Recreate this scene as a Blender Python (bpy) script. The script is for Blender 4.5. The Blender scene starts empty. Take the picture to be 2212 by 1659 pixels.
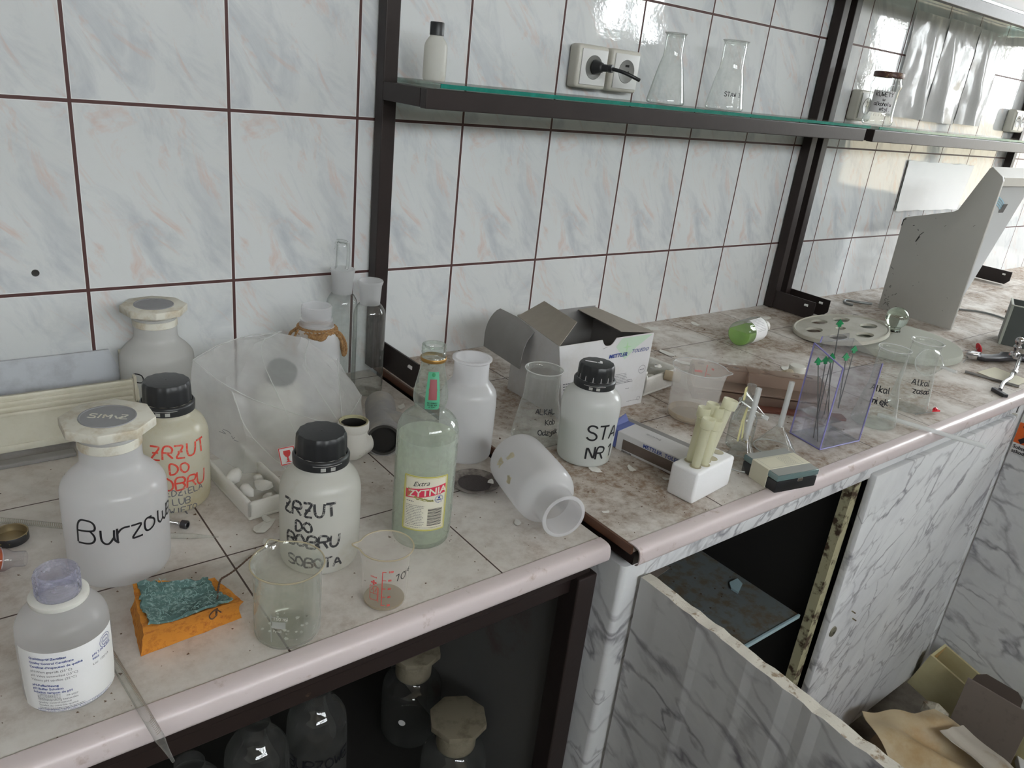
import bpy, bmesh, math, random
from mathutils import Vector, Matrix
R_ = random.Random(7)
C = bpy.context.scene.collection
sc = bpy.context.scene
PI = math.pi
# ---------------------------------------------------------------- camera
CAM = Vector((-0.19612616, -1.17621983, 0.53211017))
cd = bpy.data.cameras.new('camera'); cam = bpy.data.objects.new('camera', cd); C.objects.link(cam)
cam.matrix_world = Matrix(((0.78913459, 0.14887983, -0.59590384, -0.19612616), (-0.60467882, 0.35864687, -0.71115114, -1.17621983), (0.10784299, 0.92152440, 0.37304514, 0.53211017), (0, 0, 0, 1)))
cd.sensor_width = 36.0; cd.sensor_fit = 'HORIZONTAL'; cd.lens = 1668.95 / 2212 * 36.0
cd.clip_start = 0.02; cd.clip_end = 200
sc.camera = cam
sc.view_settings.view_transform = 'Standard'; sc.view_settings.look = 'None'
sc.view_settings.gamma = 1.0; sc.view_settings.use_curve_mapping = False
sc.view_settings.exposure = 0.0
try:
    sc.cycles.use_denoising = True
    sc.cycles.max_bounces = 8; sc.cycles.diffuse_bounces = 4; sc.cycles.glossy_bounces = 4
    sc.cycles.transmission_bounces = 6; sc.cycles.transparent_max_bounces = 24
    sc.cycles.sample_clamp_indirect = 4.0
    sc.cycles.caustics_reflective = False; sc.cycles.caustics_refractive = False
except Exception: pass

# ---------------------------------------------------------------- world: bright overcast sky behind leaves
W = bpy.data.worlds.new('sky'); sc.world = W; W.use_nodes = True
wn = W.node_tree.nodes; wl = W.node_tree.links
wn.clear()
wo = wn.new('ShaderNodeOutputWorld'); wb = wn.new('ShaderNodeBackground')
tc = wn.new('ShaderNodeTexCoord'); nz = wn.new('ShaderNodeTexNoise'); cr = wn.new('ShaderNodeValToRGB')
nz.inputs['Scale'].default_value = 36; nz.inputs['Detail'].default_value = 6; nz.inputs['Roughness'].default_value = 0.65
cr.color_ramp.elements[0].position = 0.485; cr.color_ramp.elements[0].color = (0.05, 0.05, 0.04, 1)
cr.color_ramp.elements[1].position = 0.53; cr.color_ramp.elements[1].color = (0.91, 0.965, 1.0, 1)
wl.new(tc.outputs['Generated'], nz.inputs['Vector']); wl.new(nz.outputs['Fac'], cr.inputs['Fac'])
sp = wn.new('ShaderNodeSeparateXYZ'); wl.new(tc.outputs['Generated'], sp.inputs[0])
hr = wn.new('ShaderNodeMapRange'); hr.inputs['From Min'].default_value = .005; hr.inputs['From Max'].default_value = .025; wl.new(sp.outputs[2], hr.inputs['Value'])
mx = wn.new('ShaderNodeMix'); mx.data_type = 'RGBA'; wl.new(hr.outputs[0], mx.inputs[0]); mx.inputs[6].default_value = (.115, .10, .072, 1); wl.new(cr.outputs['Color'], mx.inputs[7])
wl.new(mx.outputs[2], wb.inputs['Color']); wl.new(wb.outputs['Background'], wo.inputs['Surface'])
wb.inputs['Strength'].default_value = 31.0
# daylight through the window openings of the right-hand wall
def portal(name, loc, rot, sx, sy):
    l = bpy.data.lights.new(name, 'AREA'); l.shape = 'RECTANGLE'; l.size = sx; l.size_y = sy
    l.cycles.is_portal = True
    o = bpy.data.objects.new(name, l); C.objects.link(o); o.location = loc; o.rotation_euler = rot
    return o
XW = 4.0; WA = (-1.30, -0.24, 0.10, 1.72); WB = (-3.50, -2.75, 0.78, 1.72); WFILL = (-1.5, 1.5, 1.14, 1.80)  # the third opening is unseen, added as fill from the front
for w in (WA, WB):
    portal('window_daylight', (XW + .02, (w[0]+w[1])/2, (w[2]+w[3])/2), (0, PI/2, 0), w[3]-w[2], w[1]-w[0])

portal('window_daylight', ((WFILL[0]+WFILL[1])/2, -3.6-.02, (WFILL[2]+WFILL[3])/2), (-PI/2, 0, 0), WFILL[1]-WFILL[0], WFILL[3]-WFILL[2])  # portal of the added front window that brightens the left side

# ---------------------------------------------------------------- materials
def newmat(n):
    m = bpy.data.materials.new(n); m.use_nodes = True
    nt = m.node_tree; nt.nodes.clear()
    out = nt.nodes.new('ShaderNodeOutputMaterial')
    return m, nt, out
def N(nt, t, **k):
    n = nt.nodes.new(t)
    for a, b in k.items():
        if a[0] == '_': n.inputs[a[1:].replace('_', ' ')].default_value = b
        else: setattr(n, a, b)
    return n
def rgb(c): return (c[0], c[1], c[2], 1)
def s2l(*c):
    return tuple(((x/255)/12.92 if x/255 <= .04045 else ((x/255+.055)/1.055)**2.4) for x in c)
def mixc(nt, f, a, b):
    m = nt.nodes.new('ShaderNodeMix'); m.data_type = 'RGBA'
    for i, v in ((0, f), (6, a), (7, b)):
        if hasattr(v, 'links'): nt.links.new(v, m.inputs[i])
        elif i == 0: m.inputs[0].default_value = v
        else: m.inputs[i].default_value = rgb(v)
    return m.outputs[2]
def math_(nt, op, a, b=None):
    m = nt.nodes.new('ShaderNodeMath'); m.operation = op
    for i, v in ((0, a), (1, b)):
        if v is None: continue
        if hasattr(v, 'links'): nt.links.new(v, m.inputs[i])
        else: m.inputs[i].default_value = v
    return m.outputs[0]
def noise(nt, vec, scale, detail=4, rough=.6, dist=0):
    n = N(nt, 'ShaderNodeTexNoise'); n.inputs['Scale'].default_value = scale; n.inputs['Detail'].default_value = detail
    n.inputs['Roughness'].default_value = rough; n.inputs['Distortion'].default_value = dist
    if vec is not None: nt.links.new(vec, n.inputs['Vector'])
    return n.outputs['Fac']
def ramp(nt, v, p0, p1, c0=(0, 0, 0), c1=(1, 1, 1)):
    r = nt.nodes.new('ShaderNodeValToRGB'); e = r.color_ramp.elements
    e[0].position = p0; e[1].position = p1; e[0].color = rgb(c0); e[1].color = rgb(c1)
    nt.links.new(v, r.inputs['Fac']); return r.outputs['Color']
def ocoord(nt): return nt.nodes.new('ShaderNodeTexCoord').outputs['Object']
def bump(nt, h, strength=.3, dist=.001):
    b = N(nt, 'ShaderNodeBump'); b.inputs['Strength'].default_value = strength; b.inputs['Distance'].default_value = dist
    nt.links.new(h, b.inputs['Height']); return b.outputs['Normal']
def prin(n, col, rough=.5, metal=0, spec=.5, dirt=None, dscale=30, dpos=(.5, .7), bmp=0, bscale=200, var=.0):
    m, nt, out = newmat(n)
    p = N(nt, 'ShaderNodeBsdfPrincipled'); p.inputs['Roughness'].default_value = rough; p.inputs['Metallic'].default_value = metal
    p.inputs['Specular IOR Level'].default_value = spec
    oc = ocoord(nt); base = None
    if dirt is not None:
        f = ramp(nt, noise(nt, oc, dscale, 6, .65), dpos[0], dpos[1])
        base = mixc(nt, f, col, dirt)
    elif var:
        base = mixc(nt, noise(nt, oc, dscale), tuple(x*(1-var) for x in col), tuple(min(1, x*(1+var)) for x in col))
    if base is None: p.inputs['Base Color'].default_value = rgb(col)
    else: nt.links.new(base, p.inputs['Base Color'])
    if bmp: nt.links.new(bump(nt, noise(nt, oc, bscale, 3), bmp, .001), p.inputs['Normal'])
    nt.links.new(p.outputs[0], out.inputs[0]); return m
def glassm(n, tint=(.97, .985, .975), edge=(.72, .77, .74), dust=0.0, dcol=(.8, .8, .78), rough=.03, dscale=60, dpos=(.45, .7)):
    m, nt, out = newmat(n)
    lw = N(nt, 'ShaderNodeLayerWeight'); lw.inputs['Blend'].default_value = .5
    fc = lw.outputs['Facing']
    p5 = math_(nt, 'POWER', fc, 4.0)
    fac = math_(nt, 'ADD', math_(nt, 'MULTIPLY', p5, .9), .06)
    tr = N(nt, 'ShaderNodeBsdfTransparent'); nt.links.new(mixc(nt, math_(nt, 'POWER', fc, 3.0), tint, edge), tr.inputs[0])
    gl = N(nt, 'ShaderNodeBsdfGlossy'); gl.inputs['Roughness'].default_value = rough
    mx = N(nt, 'ShaderNodeMixShader'); nt.links.new(fac, mx.inputs[0]); nt.links.new(tr.outputs[0], mx.inputs[1]); nt.links.new(gl.outputs[0], mx.inputs[2])
    o = mx.outputs[0]
    if dust:
        df = N(nt, 'ShaderNodeBsdfDiffuse'); df.inputs[0].default_value = rgb(dcol)
        tl = N(nt, 'ShaderNodeBsdfTranslucent'); tl.inputs[0].default_value = rgb(dcol)
        md = N(nt, 'ShaderNodeMixShader'); md.inputs[0].default_value = .4
        nt.links.new(df.outputs[0], md.inputs[1]); nt.links.new(tl.outputs[0], md.inputs[2])
        f = ramp(nt, noise(nt, ocoord(nt), dscale, 6, .7), dpos[0], dpos[1])
        f2 = math_(nt, 'ADD', math_(nt, 'MULTIPLY', f, dust), math_(nt, 'MULTIPLY', math_(nt, 'ADD', math_(nt, 'POWER', fc, 2.5), .25), dust))  # last term whitens grazing edges to imitate bright reflections, besides the dust
        m2 = N(nt, 'ShaderNodeMixShader'); nt.links.new(f2, m2.inputs[0]); nt.links.new(o, m2.inputs[1]); nt.links.new(md.outputs[0], m2.inputs[2])
        o = m2.outputs[0]
    nt.links.new(o, out.inputs[0]); return m
def milky(n, col=(.82, .84, .86), trans=.18, rough=.35, dirt=None, dscale=25, dpos=(.55, .8), spec=.5, tl=.5):
    m, nt, out = newmat(n)
    p = N(nt, 'ShaderNodeBsdfPrincipled'); p.inputs['Roughness'].default_value = rough; p.inputs['Specular IOR Level'].default_value = spec
    t = N(nt, 'ShaderNodeBsdfTranslucent')
    if dirt is not None:
        c = mixc(nt, ramp(nt, noise(nt, ocoord(nt), dscale, 6, .65), dpos[0], dpos[1]), col, dirt)
        nt.links.new(c, p.inputs['Base Color']); nt.links.new(c, t.inputs[0])
    else:
        p.inputs['Base Color'].default_value = rgb(col); t.inputs[0].default_value = rgb(col)
    mx = N(nt, 'ShaderNodeMixShader'); mx.inputs[0].default_value = tl
    nt.links.new(p.outputs[0], mx.inputs[1]); nt.links.new(t.outputs[0], mx.inputs[2])
    tr = N(nt, 'ShaderNodeBsdfTransparent'); tr.inputs[0].default_value = rgb((.97, .97, .98))
    m2 = N(nt, 'ShaderNodeMixShader'); m2.inputs[0].default_value = trans
    nt.links.new(mx.outputs[0], m2.inputs[1]); nt.links.new(tr.outputs[0], m2.inputs[2])
    nt.links.new(m2.outputs[0], out.inputs[0]); return m
def comb(nt, x, y, z=0.0):
    c = nt.nodes.new('ShaderNodeCombineXYZ')
    for i, v in enumerate((x, y, z)):
        if hasattr(v, 'links'): nt.links.new(v, c.inputs[i])
        else: c.inputs[i].default_value = v
    return c.outputs[0]
def tile_tex(nt, u, v, pu, pv, u0, v0, grout=.0014):
    """grout mask, tile-local vector (same print on every tile), cell ids"""
    uu = math_(nt, 'DIVIDE', math_(nt, 'SUBTRACT', u, u0), pu); vv = math_(nt, 'DIVIDE', math_(nt, 'SUBTRACT', v, v0), pv)
    fu = math_(nt, 'FRACT', uu); fv = math_(nt, 'FRACT', vv)
    du = math_(nt, 'MULTIPLY', math_(nt, 'MINIMUM', fu, math_(nt, 'SUBTRACT', 1.0, fu)), pu)
    dv = math_(nt, 'MULTIPLY', math_(nt, 'MINIMUM', fv, math_(nt, 'SUBTRACT', 1.0, fv)), pv)
    d = math_(nt, 'MINIMUM', du, dv)
    g = math_(nt, 'LESS_THAN', d, grout)
    lu = math_(nt, 'MULTIPLY', fu, pu); lv = math_(nt, 'MULTIPLY', fv, pv)
    cu = math_(nt, 'FLOOR', uu); cv = math_(nt, 'FLOOR', vv)
    return g, lu, lv, cu, cv, d
def sep(nt, vec):
    s = nt.nodes.new('ShaderNodeSeparateXYZ'); nt.links.new(vec, s.inputs[0]); return s.outputs
def marble_print(nt, lu, lv, cid, base=(.66, .67, .67), pink=(.66, .43, .36), gray=(.40, .43, .47), amt=1.0):
    # streaks running down to the right, the same on each tile of a row
    a = math_(nt, 'ADD', math_(nt, 'MULTIPLY', lu, .80), math_(nt, 'MULTIPLY', lv, .60))
    b = math_(nt, 'SUBTRACT', math_(nt, 'MULTIPLY', lv, .80), math_(nt, 'MULTIPLY', lu, .60))
    vec = comb(nt, a, math_(nt, 'MULTIPLY', b, .38), math_(nt, 'MULTIPLY', cid, 3.7))
    vec2 = comb(nt, math_(nt, 'ADD', a, 1.3), math_(nt, 'MULTIPLY', b, .35), math_(nt, 'MULTIPLY', cid, 2.1))
    n1 = ramp(nt, noise(nt, vec, 15, 6, .66, .9), .50, .74)
    n2 = ramp(nt, noise(nt, vec2, 17, 7, .70, 1.4), .56, .74)
    n3 = noise(nt, vec, 7, 3, .5)
    c = mixc(nt, ramp(nt, n3, .35, .7), base, tuple(x*.93 for x in base))
    c = mixc(nt, math_(nt, 'MULTIPLY', n1, .55*amt), c, gray)
    c = mixc(nt, math_(nt, 'MULTIPLY', n2, .62*amt), c, pink)
    return c
# wall tiles 200 x 248 mm with dark red-brown grout
def wall_mat():
    m, nt, out = newmat('wall tiles'); oc = ocoord(nt); s = sep(nt, oc)
    g, lu, lv, cu, cv, d = tile_tex(nt, s[0], s[2], .203, .2515, 0.0, .1851, .0023)
    c = marble_print(nt, lu, lv, cv, base=(.70, .715, .72), pink=(.66, .46, .40), gray=(.43, .46, .51), amt=1.3)
    rim = math_(nt, 'LESS_THAN', d, .0034)
    c = mixc(nt, rim, c, (.76, .78, .78))
    c = mixc(nt, g, c, (.075, .028, .025))
    p = N(nt, 'ShaderNodeBsdfPrincipled')
    nt.links.new(c, p.inputs['Base Color'])
    nt.links.new(math_(nt, 'ADD', math_(nt, 'MULTIPLY', g, .6), .03), p.inputs['Roughness'])
    h1 = noise(nt, oc, 34, 4, .6)
    hh = math_(nt, 'ADD', math_(nt, 'MULTIPLY', h1, 1.0), math_(nt, 'MULTIPLY', g, -1.5))
    nt.links.new(bump(nt, hh, .35, .0006), p.inputs['Normal'])
    nt.links.new(p.outputs[0], out.inputs[0]); return m
def counter_mat(n, u0, v0, pu, pv, dirt0, dirt1, wear=1.0):
    m, nt, out = newmat(n); oc = ocoord(nt); s = sep(nt, oc)
    g, lu, lv, cu, cv, d = tile_tex(nt, s[0], s[1], pu, pv, u0, v0, .0010)
    c = marble_print(nt, lu, lv, math_(nt, 'ADD', cu, cv), base=(.74, .705, .665), pink=(.62, .52, .47), gray=(.54, .53, .51), amt=.55)
    # brown dust: broad patches, smears and grains
    d1 = ramp(nt, noise(nt, oc, 6.5, 8, .68, .3), dirt0, dirt1)
    d2 = ramp(nt, noise(nt, oc, 60, 6, .75), .42, .62)
    c = mixc(nt, math_(nt, 'MULTIPLY', d1, math_(nt, 'ADD', math_(nt, 'MULTIPLY', d2, .45*wear), .40*wear)), c, (.25, .175, .12))
    d3 = ramp(nt, noise(nt, oc, 420, 3, .8), .66, .72)
    c = mixc(nt, math_(nt, 'MULTIPLY', d3, math_(nt, 'ADD', math_(nt, 'MULTIPLY', d1, .7), .12)), c, (.09, .05, .03))
    c = mixc(nt, g, c, (.055, .03, .022))
    p = N(nt, 'ShaderNodeBsdfPrincipled'); nt.links.new(c, p.inputs['Base Color'])
    nt.links.new(math_(nt, 'ADD', math_(nt, 'MULTIPLY', d1, .3), .30), p.inputs['Roughness'])
    p.inputs['Specular IOR Level'].default_value = .4
    nt.links.new(bump(nt, math_(nt, 'ADD', d3, math_(nt, 'MULTIPLY', g, -1.5)), .3, .0008), p.inputs['Normal'])
    nt.links.new(p.outputs[0], out.inputs[0]); return m
def laminate(n, ax=(0, 2), rot=.5, sc1=9, bright=1.0):
    m, nt, out = newmat(n); oc = ocoord(nt); s = sep(nt, oc)
    u, v = math_(nt, 'ADD', s[0], s[1]), s[2]
    a = math_(nt, 'ADD', math_(nt, 'MULTIPLY', u, math.cos(rot)), math_(nt, 'MULTIPLY', v, math.sin(rot)))
    b = math_(nt, 'SUBTRACT', math_(nt, 'MULTIPLY', v, math.cos(rot)), math_(nt, 'MULTIPLY', u, math.sin(rot)))
    vec = comb(nt, math_(nt, 'MULTIPLY', a, .5), b, 0.0)
    nn = N(nt, 'ShaderNodeTexNoise'); nn.inputs['Scale'].default_value = 14; nn.inputs['Detail'].default_value = 5; nt.links.new(vec, nn.inputs['Vector'])
    vm = nt.nodes.new('ShaderNodeVectorMath'); vm.operation = 'SCALE'; nt.links.new(nn.outputs['Color'], vm.inputs[0]); vm.inputs['Scale'].default_value = .11
    va = nt.nodes.new('ShaderNodeVectorMath'); va.operation = 'ADD'; nt.links.new(vec, va.inputs[0]); nt.links.new(vm.outputs[0], va.inputs[1])
    def cells(scl):
        vo = N(nt, 'ShaderNodeTexVoronoi', feature='DISTANCE_TO_EDGE'); vo.inputs['Scale'].default_value = scl
        nt.links.new(va.outputs[0], vo.inputs['Vector']); return vo.outputs['Distance']
    big = ramp(nt, cells(sc1), 0.0, .045, (1, 1, 1), (0, 0, 0))
    sm = ramp(nt, cells(sc1*2.7), 0.0, .07, (1, 1, 1), (0, 0, 0))
    mask = ramp(nt, noise(nt, vec, 9, 3, .6), .48, .62)
    cloud = ramp(nt, noise(nt, va.outputs[0], 8, 5, .6), .42, .75)
    vmask = ramp(nt, noise(nt, vec, 13, 2, .5), .36, .60)
    base = (.74*bright, .745*bright, .755*bright)
    c = mixc(nt, math_(nt, 'MULTIPLY', cloud, .5), base, (.43*bright, .43*bright, .46*bright))
    c = mixc(nt, math_(nt, 'MULTIPLY', math_(nt, 'MULTIPLY', big, vmask), .85), c, (.16, .15, .18))
    c = mixc(nt, math_(nt, 'MULTIPLY', math_(nt, 'MULTIPLY', sm, mask), .8), c, (.18, .17, .20))
    p = N(nt, 'ShaderNodeBsdfPrincipled'); p.inputs['Roughness'].default_value = .38
    nt.links.new(c, p.inputs['Base Color'])
    nt.links.new(bump(nt, noise(nt, oc, 18, 2, .5), .25, .002), p.inputs['Normal'])
    nt.links.new(p.outputs[0], out.inputs[0]); return m
M = {}
M['wall'] = wall_mat()
M['ctl'] = counter_mat('worktop tiles', .0376, -.4400, .2537, .2035, .36, .66, .80)
M['ctr'] = counter_mat('dirty worktop tiles', .6410, -.1570, .2035, .2515, .37, .56, 1.25)
M['lam'] = laminate('marbled laminate', (0, 2), .75)
M['lamd'] = laminate('marbled laminate on door', (1, 2), .35, 6.5)
M['pink'] = prin('pink plastic trim', (.66, .575, .575), .30, dirt=(.36, .25, .20), dscale=45, dpos=(.60, .78))
M['dark'] = prin('dark brown painted steel', (.024, .017, .016), .42, spec=.3, var=.3, dscale=20, bmp=.15, bscale=90)
M['darkchip'] = prin('chipped dark paint', (.020, .013, .012), .35, dirt=(.16, .11, .07), dscale=60, dpos=(.66, .72))
M['brownedge'] = prin('brown edge strip', (.10, .042, .022), .45, var=.3)
M['chip'] = prin('raw board edge', (.60, .57, .50), .9, dirt=(.28, .21, .14), dscale=90, dpos=(.56, .66), bmp=1.0, bscale=260)
M['greenedge'] = prin('green glass edge', (.015, .19, .15), .15, dirt=(.02, .28, .22), dscale=40)
M['glass'] = glassm('clear glass', tint=(.95, .965, .955), edge=(.42, .47, .44), dust=.08)
M['glassd'] = glassm('dusty glass', dust=.20, dcol=(.88, .88, .86), dscale=30, dpos=(.45, .85))
M['beakglass'] = glassm('dusty beaker glass', tint=(.95, .96, .93), dust=.26, dcol=(.86, .86, .82), dscale=26, dpos=(.50, .80))
M['frost'] = milky('ground glass', (.80, .81, .81), .50, .4)
M['shelfglass'] = glassm('shelf glass', tint=(.92, .97, .955), edge=(.4, .62, .56), dust=.12, dcol=(.6, .57, .5))
M['greenglass'] = glassm('pale green glass', tint=(.93, .97, .94), edge=(.50, .60, .52), dust=.22, dcol=(.78, .80, .76), dscale=50)
M['pp'] = milky('milky plastic', (.90, .90, .915), .28, .17)
M['ppd'] = milky('stained milky plastic', (.88, .88, .87), .16, .18, dirt=(.62, .52, .34), dscale=14, dpos=(.60, .80))
M['ppclear'] = milky('cloudy plastic', (.86, .86, .87), .62, .18)
M['ppy'] = milky('yellowed milky plastic', (.82, .79, .66), .10, .22, dirt=(.66, .54, .28), dscale=16, dpos=(.5, .8))
M['ppw'] = milky('whitish plastic bottle', (.88, .875, .83), .10, .20, dirt=(.66, .60, .46), dscale=14, dpos=(.55, .85))
M['beakpp'] = milky('plastic beaker', (.86, .81, .72), .84, .18, dirt=(.55, .42, .22), dscale=20, dpos=(.58, .85))
M['beakpp2'] = milky('tall plastic beaker', (.86, .83, .78), .76, .20, dirt=(.55, .42, .24), dscale=18, dpos=(.60, .85))
M['tube'] = milky('yellowish tubes', (.90, .89, .72), .26, .3)
M['stop'] = prin('aged stopper plastic', (.68, .66, .58), .45, dirt=(.42, .33, .20), dscale=40, dpos=(.48, .72))
M['stopgrey'] = prin('grey stopper disc', (.24, .24, .25), .6, var=.2)
M['bcap'] = prin('black cap', (.016, .017, .019), .40, var=.2, bmp=.1)
M['white'] = prin('white plastic', (.72, .71, .66), .4, dirt=(.50, .45, .36), dscale=30, dpos=(.55, .8))
M['cream'] = prin('cream plastic', (.64, .62, .52), .4, dirt=(.48, .44, .32), dscale=12, dpos=(.45, .85))
M['drawerin'] = prin('drawer inside', (.56, .58, .62), .4, dirt=(.36, .37, .40), dscale=20, dpos=(.5, .8))
M['foam'] = prin('polystyrene', (.80, .79, .75), .8, bmp=.4, bscale=320, dirt=(.62, .58, .48), dscale=20, dpos=(.55, .85))
M['foamw'] = prin('clean polystyrene', (.86, .86, .87), .75, bmp=.35, bscale=320)
M['flake'] = prin('paint flake', (.74, .73, .69), .75, var=.1)
M['ink'] = prin('black ink', (.010, .010, .014), .5)
M['inkf'] = prin('faded black ink', (.035, .035, .04), .6, dirt=(.45, .45, .42), dscale=240, dpos=(.52, .60))
M['inkr'] = prin('red ink', (.62, .045, .025), .55, dirt=(.66, .30, .22), dscale=160, dpos=(.5, .66))
M['inkred'] = prin('red print', (.70, .05, .05), .5)
M['inkb'] = prin('blue print', (.03, .06, .26), .5)
M['inkg'] = prin('grey print', (.14, .14, .16), .5)
M['paper'] = prin('white paper label', (.86, .86, .86), .6)
M['papery'] = prin('cream paper', (.72, .69, .55), .7, var=.06)
M['box'] = prin('white cardboard', (.66, .65, .66), .65, dirt=(.50, .47, .42), dscale=9, dpos=(.5, .85))
M['boxin'] = prin('grey cardboard', (.33, .295, .255), .85, var=.12, dscale=60)
M['boxgrey'] = prin('grey cardboard dark side', (.25, .24, .235), .85, var=.12)
M['blue'] = prin('blue card flap', (.10, .13, .36), .6)
M['window'] = prin('brown window film', (.13, .10, .085), .25, var=.3, dscale=40)
M['liqg'] = milky('pale liquid', (.78, .84, .78), .20, .1)
M['liqz'] = milky('cloudy greenish liquid', (.78, .82, .74), .48, .2, dirt=(.78, .79, .56), dscale=9, dpos=(.4, .9))
M['liqgreen'] = milky('green liquid', (.50, .80, .22), .35, .08)
M['sponge'] = prin('orange sponge', (.56, .22, .025), .9, dirt=(.36, .11, .012), dscale=160, dpos=(.50, .66), bmp=.8, bscale=420)
M['scour'] = prin('green scouring pad', (.085, .16, .15), .95, dirt=(.25, .36, .34), dscale=220, dpos=(.50, .62), bmp=1.0, bscale=500)
M['rope'] = prin('twine', (.33, .19, .08), .9, dirt=(.22, .11, .04), dscale=300, dpos=(.45, .6), bmp=.8, bscale=600)
M['cord'] = prin('brown cord', (.10, .055, .035), .8, var=.3, dscale=300)
M['pvcw'] = prin('white pipe', (.66, .64, .60), .4, dirt=(.28, .20, .12), dscale=30, dpos=(.56, .72))
M['pvcg'] = prin('grey pipe', (.20, .19, .19), .45, dirt=(.30, .27, .23), dscale=18, dpos=(.45, .75))
M['rubber'] = prin('black rubber', (.03, .028, .026), .6)
M['hole'] = prin('dark inside', (.010, .009, .008), .9)
M['acryl'] = glassm('clear acrylic', tint=(.96, .96, .975), edge=(.74, .74, .86), dust=.05, dcol=(.8, .8, .85))
M['acrylp'] = prin('purple acrylic edge', (.30, .28, .62), .2)
M['neckclear'] = glassm('lilac clear plastic', tint=(.86, .86, .93), edge=(.45, .45, .60), dust=.35, dcol=(.8, .8, .9), dscale=80)
M['stemglass'] = milky('bright glass', (.90, .92, .90), .60, .05, spec=1)  # milky white stands in for bright reflections along the glass
M['stopold'] = prin('old brown stopper', (.20, .175, .125), .6, dirt=(.10, .08, .05), dscale=30)  # stopper colour darkened to paint in the shade below the worktop
M['rim'] = milky('glass rim', (.86, .87, .86), .35, .05, spec=1)
M['rimy'] = milky('yellowed beaker rim', (.74, .66, .48), .35, .1)
M['rack'] = milky('brown acrylic', (.36, .25, .19), .50, .12, spec=.8)
M['racks'] = milky('light brown acrylic', (.56, .44, .36), .30, .15)
M['chrome'] = prin('chrome', (.65, .65, .67), .15, 1.0)
M['steel'] = prin('dark clamp metal', (.09, .09, .10), .35, .9)
M['wire'] = prin('grey rod', (.20, .21, .21), .35, .6)
M['garrow'] = prin('green arrow', (.02, .27, .10), .4)
M['rarrow'] = prin('red arrow', (.70, .02, .04), .4)
M['instr'] = prin('light grey enamel', (.50, .49, .46), .45, dirt=(.46, .45, .42), dscale=5, dpos=(.4, .8))
M['instrf'] = prin('pale grey enamel', (.55, .57, .58), .45)
M['scuff'] = prin('black scuff', (.03, .028, .028), .7)
M['greybox'] = prin('grey green metal', (.075, .085, .082), .5, var=.1)
M['greyboxe'] = prin('pale green lip', (.40, .43, .38), .3)
M['cyan'] = prin('light blue stripe', (.28, .52, .66), .5)
M['porc'] = prin('porcelain disc', (.60, .59, .52), .25, dirt=(.45, .42, .34), dscale=15, dpos=(.5, .8))
M['lidg'] = glassm('ground glass lid', tint=(.86, .90, .86), edge=(.4, .5, .44), dust=.75, dcol=(.66, .68, .62), dscale=4, dpos=(.2, .5))
M['ball'] = None
M['socket'] = prin('socket cream', (.60, .58, .52), .35)
M['socketf'] = prin('socket white face', (.72, .72, .71), .3)
M['socketi'] = prin('socket well', (.19, .19, .18), .4)
M['dado'] = prin('dark oil-painted dado', (.13, .13, .125), .5)  # made-up dark coat that lowers bounce light below the worktops
M['floor'] = prin('dusty floor', (.10, .08, .06), .9, dirt=(.20, .17, .13), dscale=12, dpos=(.4, .7))
M['plaster'] = prin('painted plaster', (.80, .78, .76), .9, var=.05, dscale=3)
M['rust'] = prin('peeling yellow paint and rust', (.44, .41, .26), .8, dirt=(.06, .035, .02), dscale=32, dpos=(.50, .60), bmp=.6, bscale=80)
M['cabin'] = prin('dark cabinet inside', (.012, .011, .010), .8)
M['inshelf'] = prin('dirty grey shelf', (.13, .15, .155), .35, dirt=(.11, .085, .055), dscale=40, dpos=(.46, .62))
M['inedge'] = prin('pale blue shelf edge', (.30, .42, .46), .3)
M['greypanel'] = prin('grey side panel', (.13, .13, .13), .6, dirt=(.10, .06, .055), dscale=7, dpos=(.6, .75))
M['board'] = prin('brown grey board', (.20, .165, .14), .85, dirt=(.12, .095, .075), dscale=30, dpos=(.55, .8))
M['boardd'] = prin('dark board edge', (.075, .055, .045), .85)
M['yellow'] = prin('yellowed drawer', (.52, .48, .29), .6, dirt=(.40, .33, .16), dscale=6, dpos=(.4, .8))
M['yellowi'] = prin('ochre drawer inside', (.42, .28, .10), .7, dirt=(.28, .17, .05), dscale=8, dpos=(.4, .8))
M['vinyl'] = prin('yellowed sheet', (.52, .42, .27), .5, dirt=(.36, .22, .08), dscale=7, dpos=(.45, .68))
M['vinylg'] = prin('beige sheet', (.46, .42, .36), .6, dirt=(.30, .21, .12), dscale=12, dpos=(.55, .75))
M['stone'] = prin('plaster lump', (.50, .47, .38), .9, dirt=(.19, .14, .09), dscale=25, dpos=(.46, .6), bmp=1, bscale=80)
M['orange'] = prin('hazard orange', (.72, .13, .02), .5)
M['gold'] = prin('gold band', (.36, .20, .05), .35, .5)
M['capmetal'] = prin('gold lined screw cap', (.30, .24, .14), .4, .6)
M['capblack'] = prin('black printed cap', (.02, .02, .022), .4, dirt=(.34, .30, .10), dscale=260, dpos=(.60, .66))
M['lidrust'] = prin('rusty jar lid', (.09, .035, .03), .45, dirt=(.30, .20, .08), dscale=120, dpos=(.52, .62))
M['labgreen'] = prin('green excise strip', (.10, .42, .25), .5)
M['labred'] = prin('red label band', (.66, .04, .09), .45)
M['labcream'] = prin('label cream', (.76, .73, .60), .55)
M['labyel'] = prin('label gold border', (.52, .47, .10), .5)
M['olive'] = prin('wheat green', (.30, .30, .08), .5)
M['pgreen'] = prin('light green print', (.42, .66, .38), .6)
M['pgreen2'] = prin('pale green diamond', (.52, .66, .52), .6)
M['film'] = None
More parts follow.
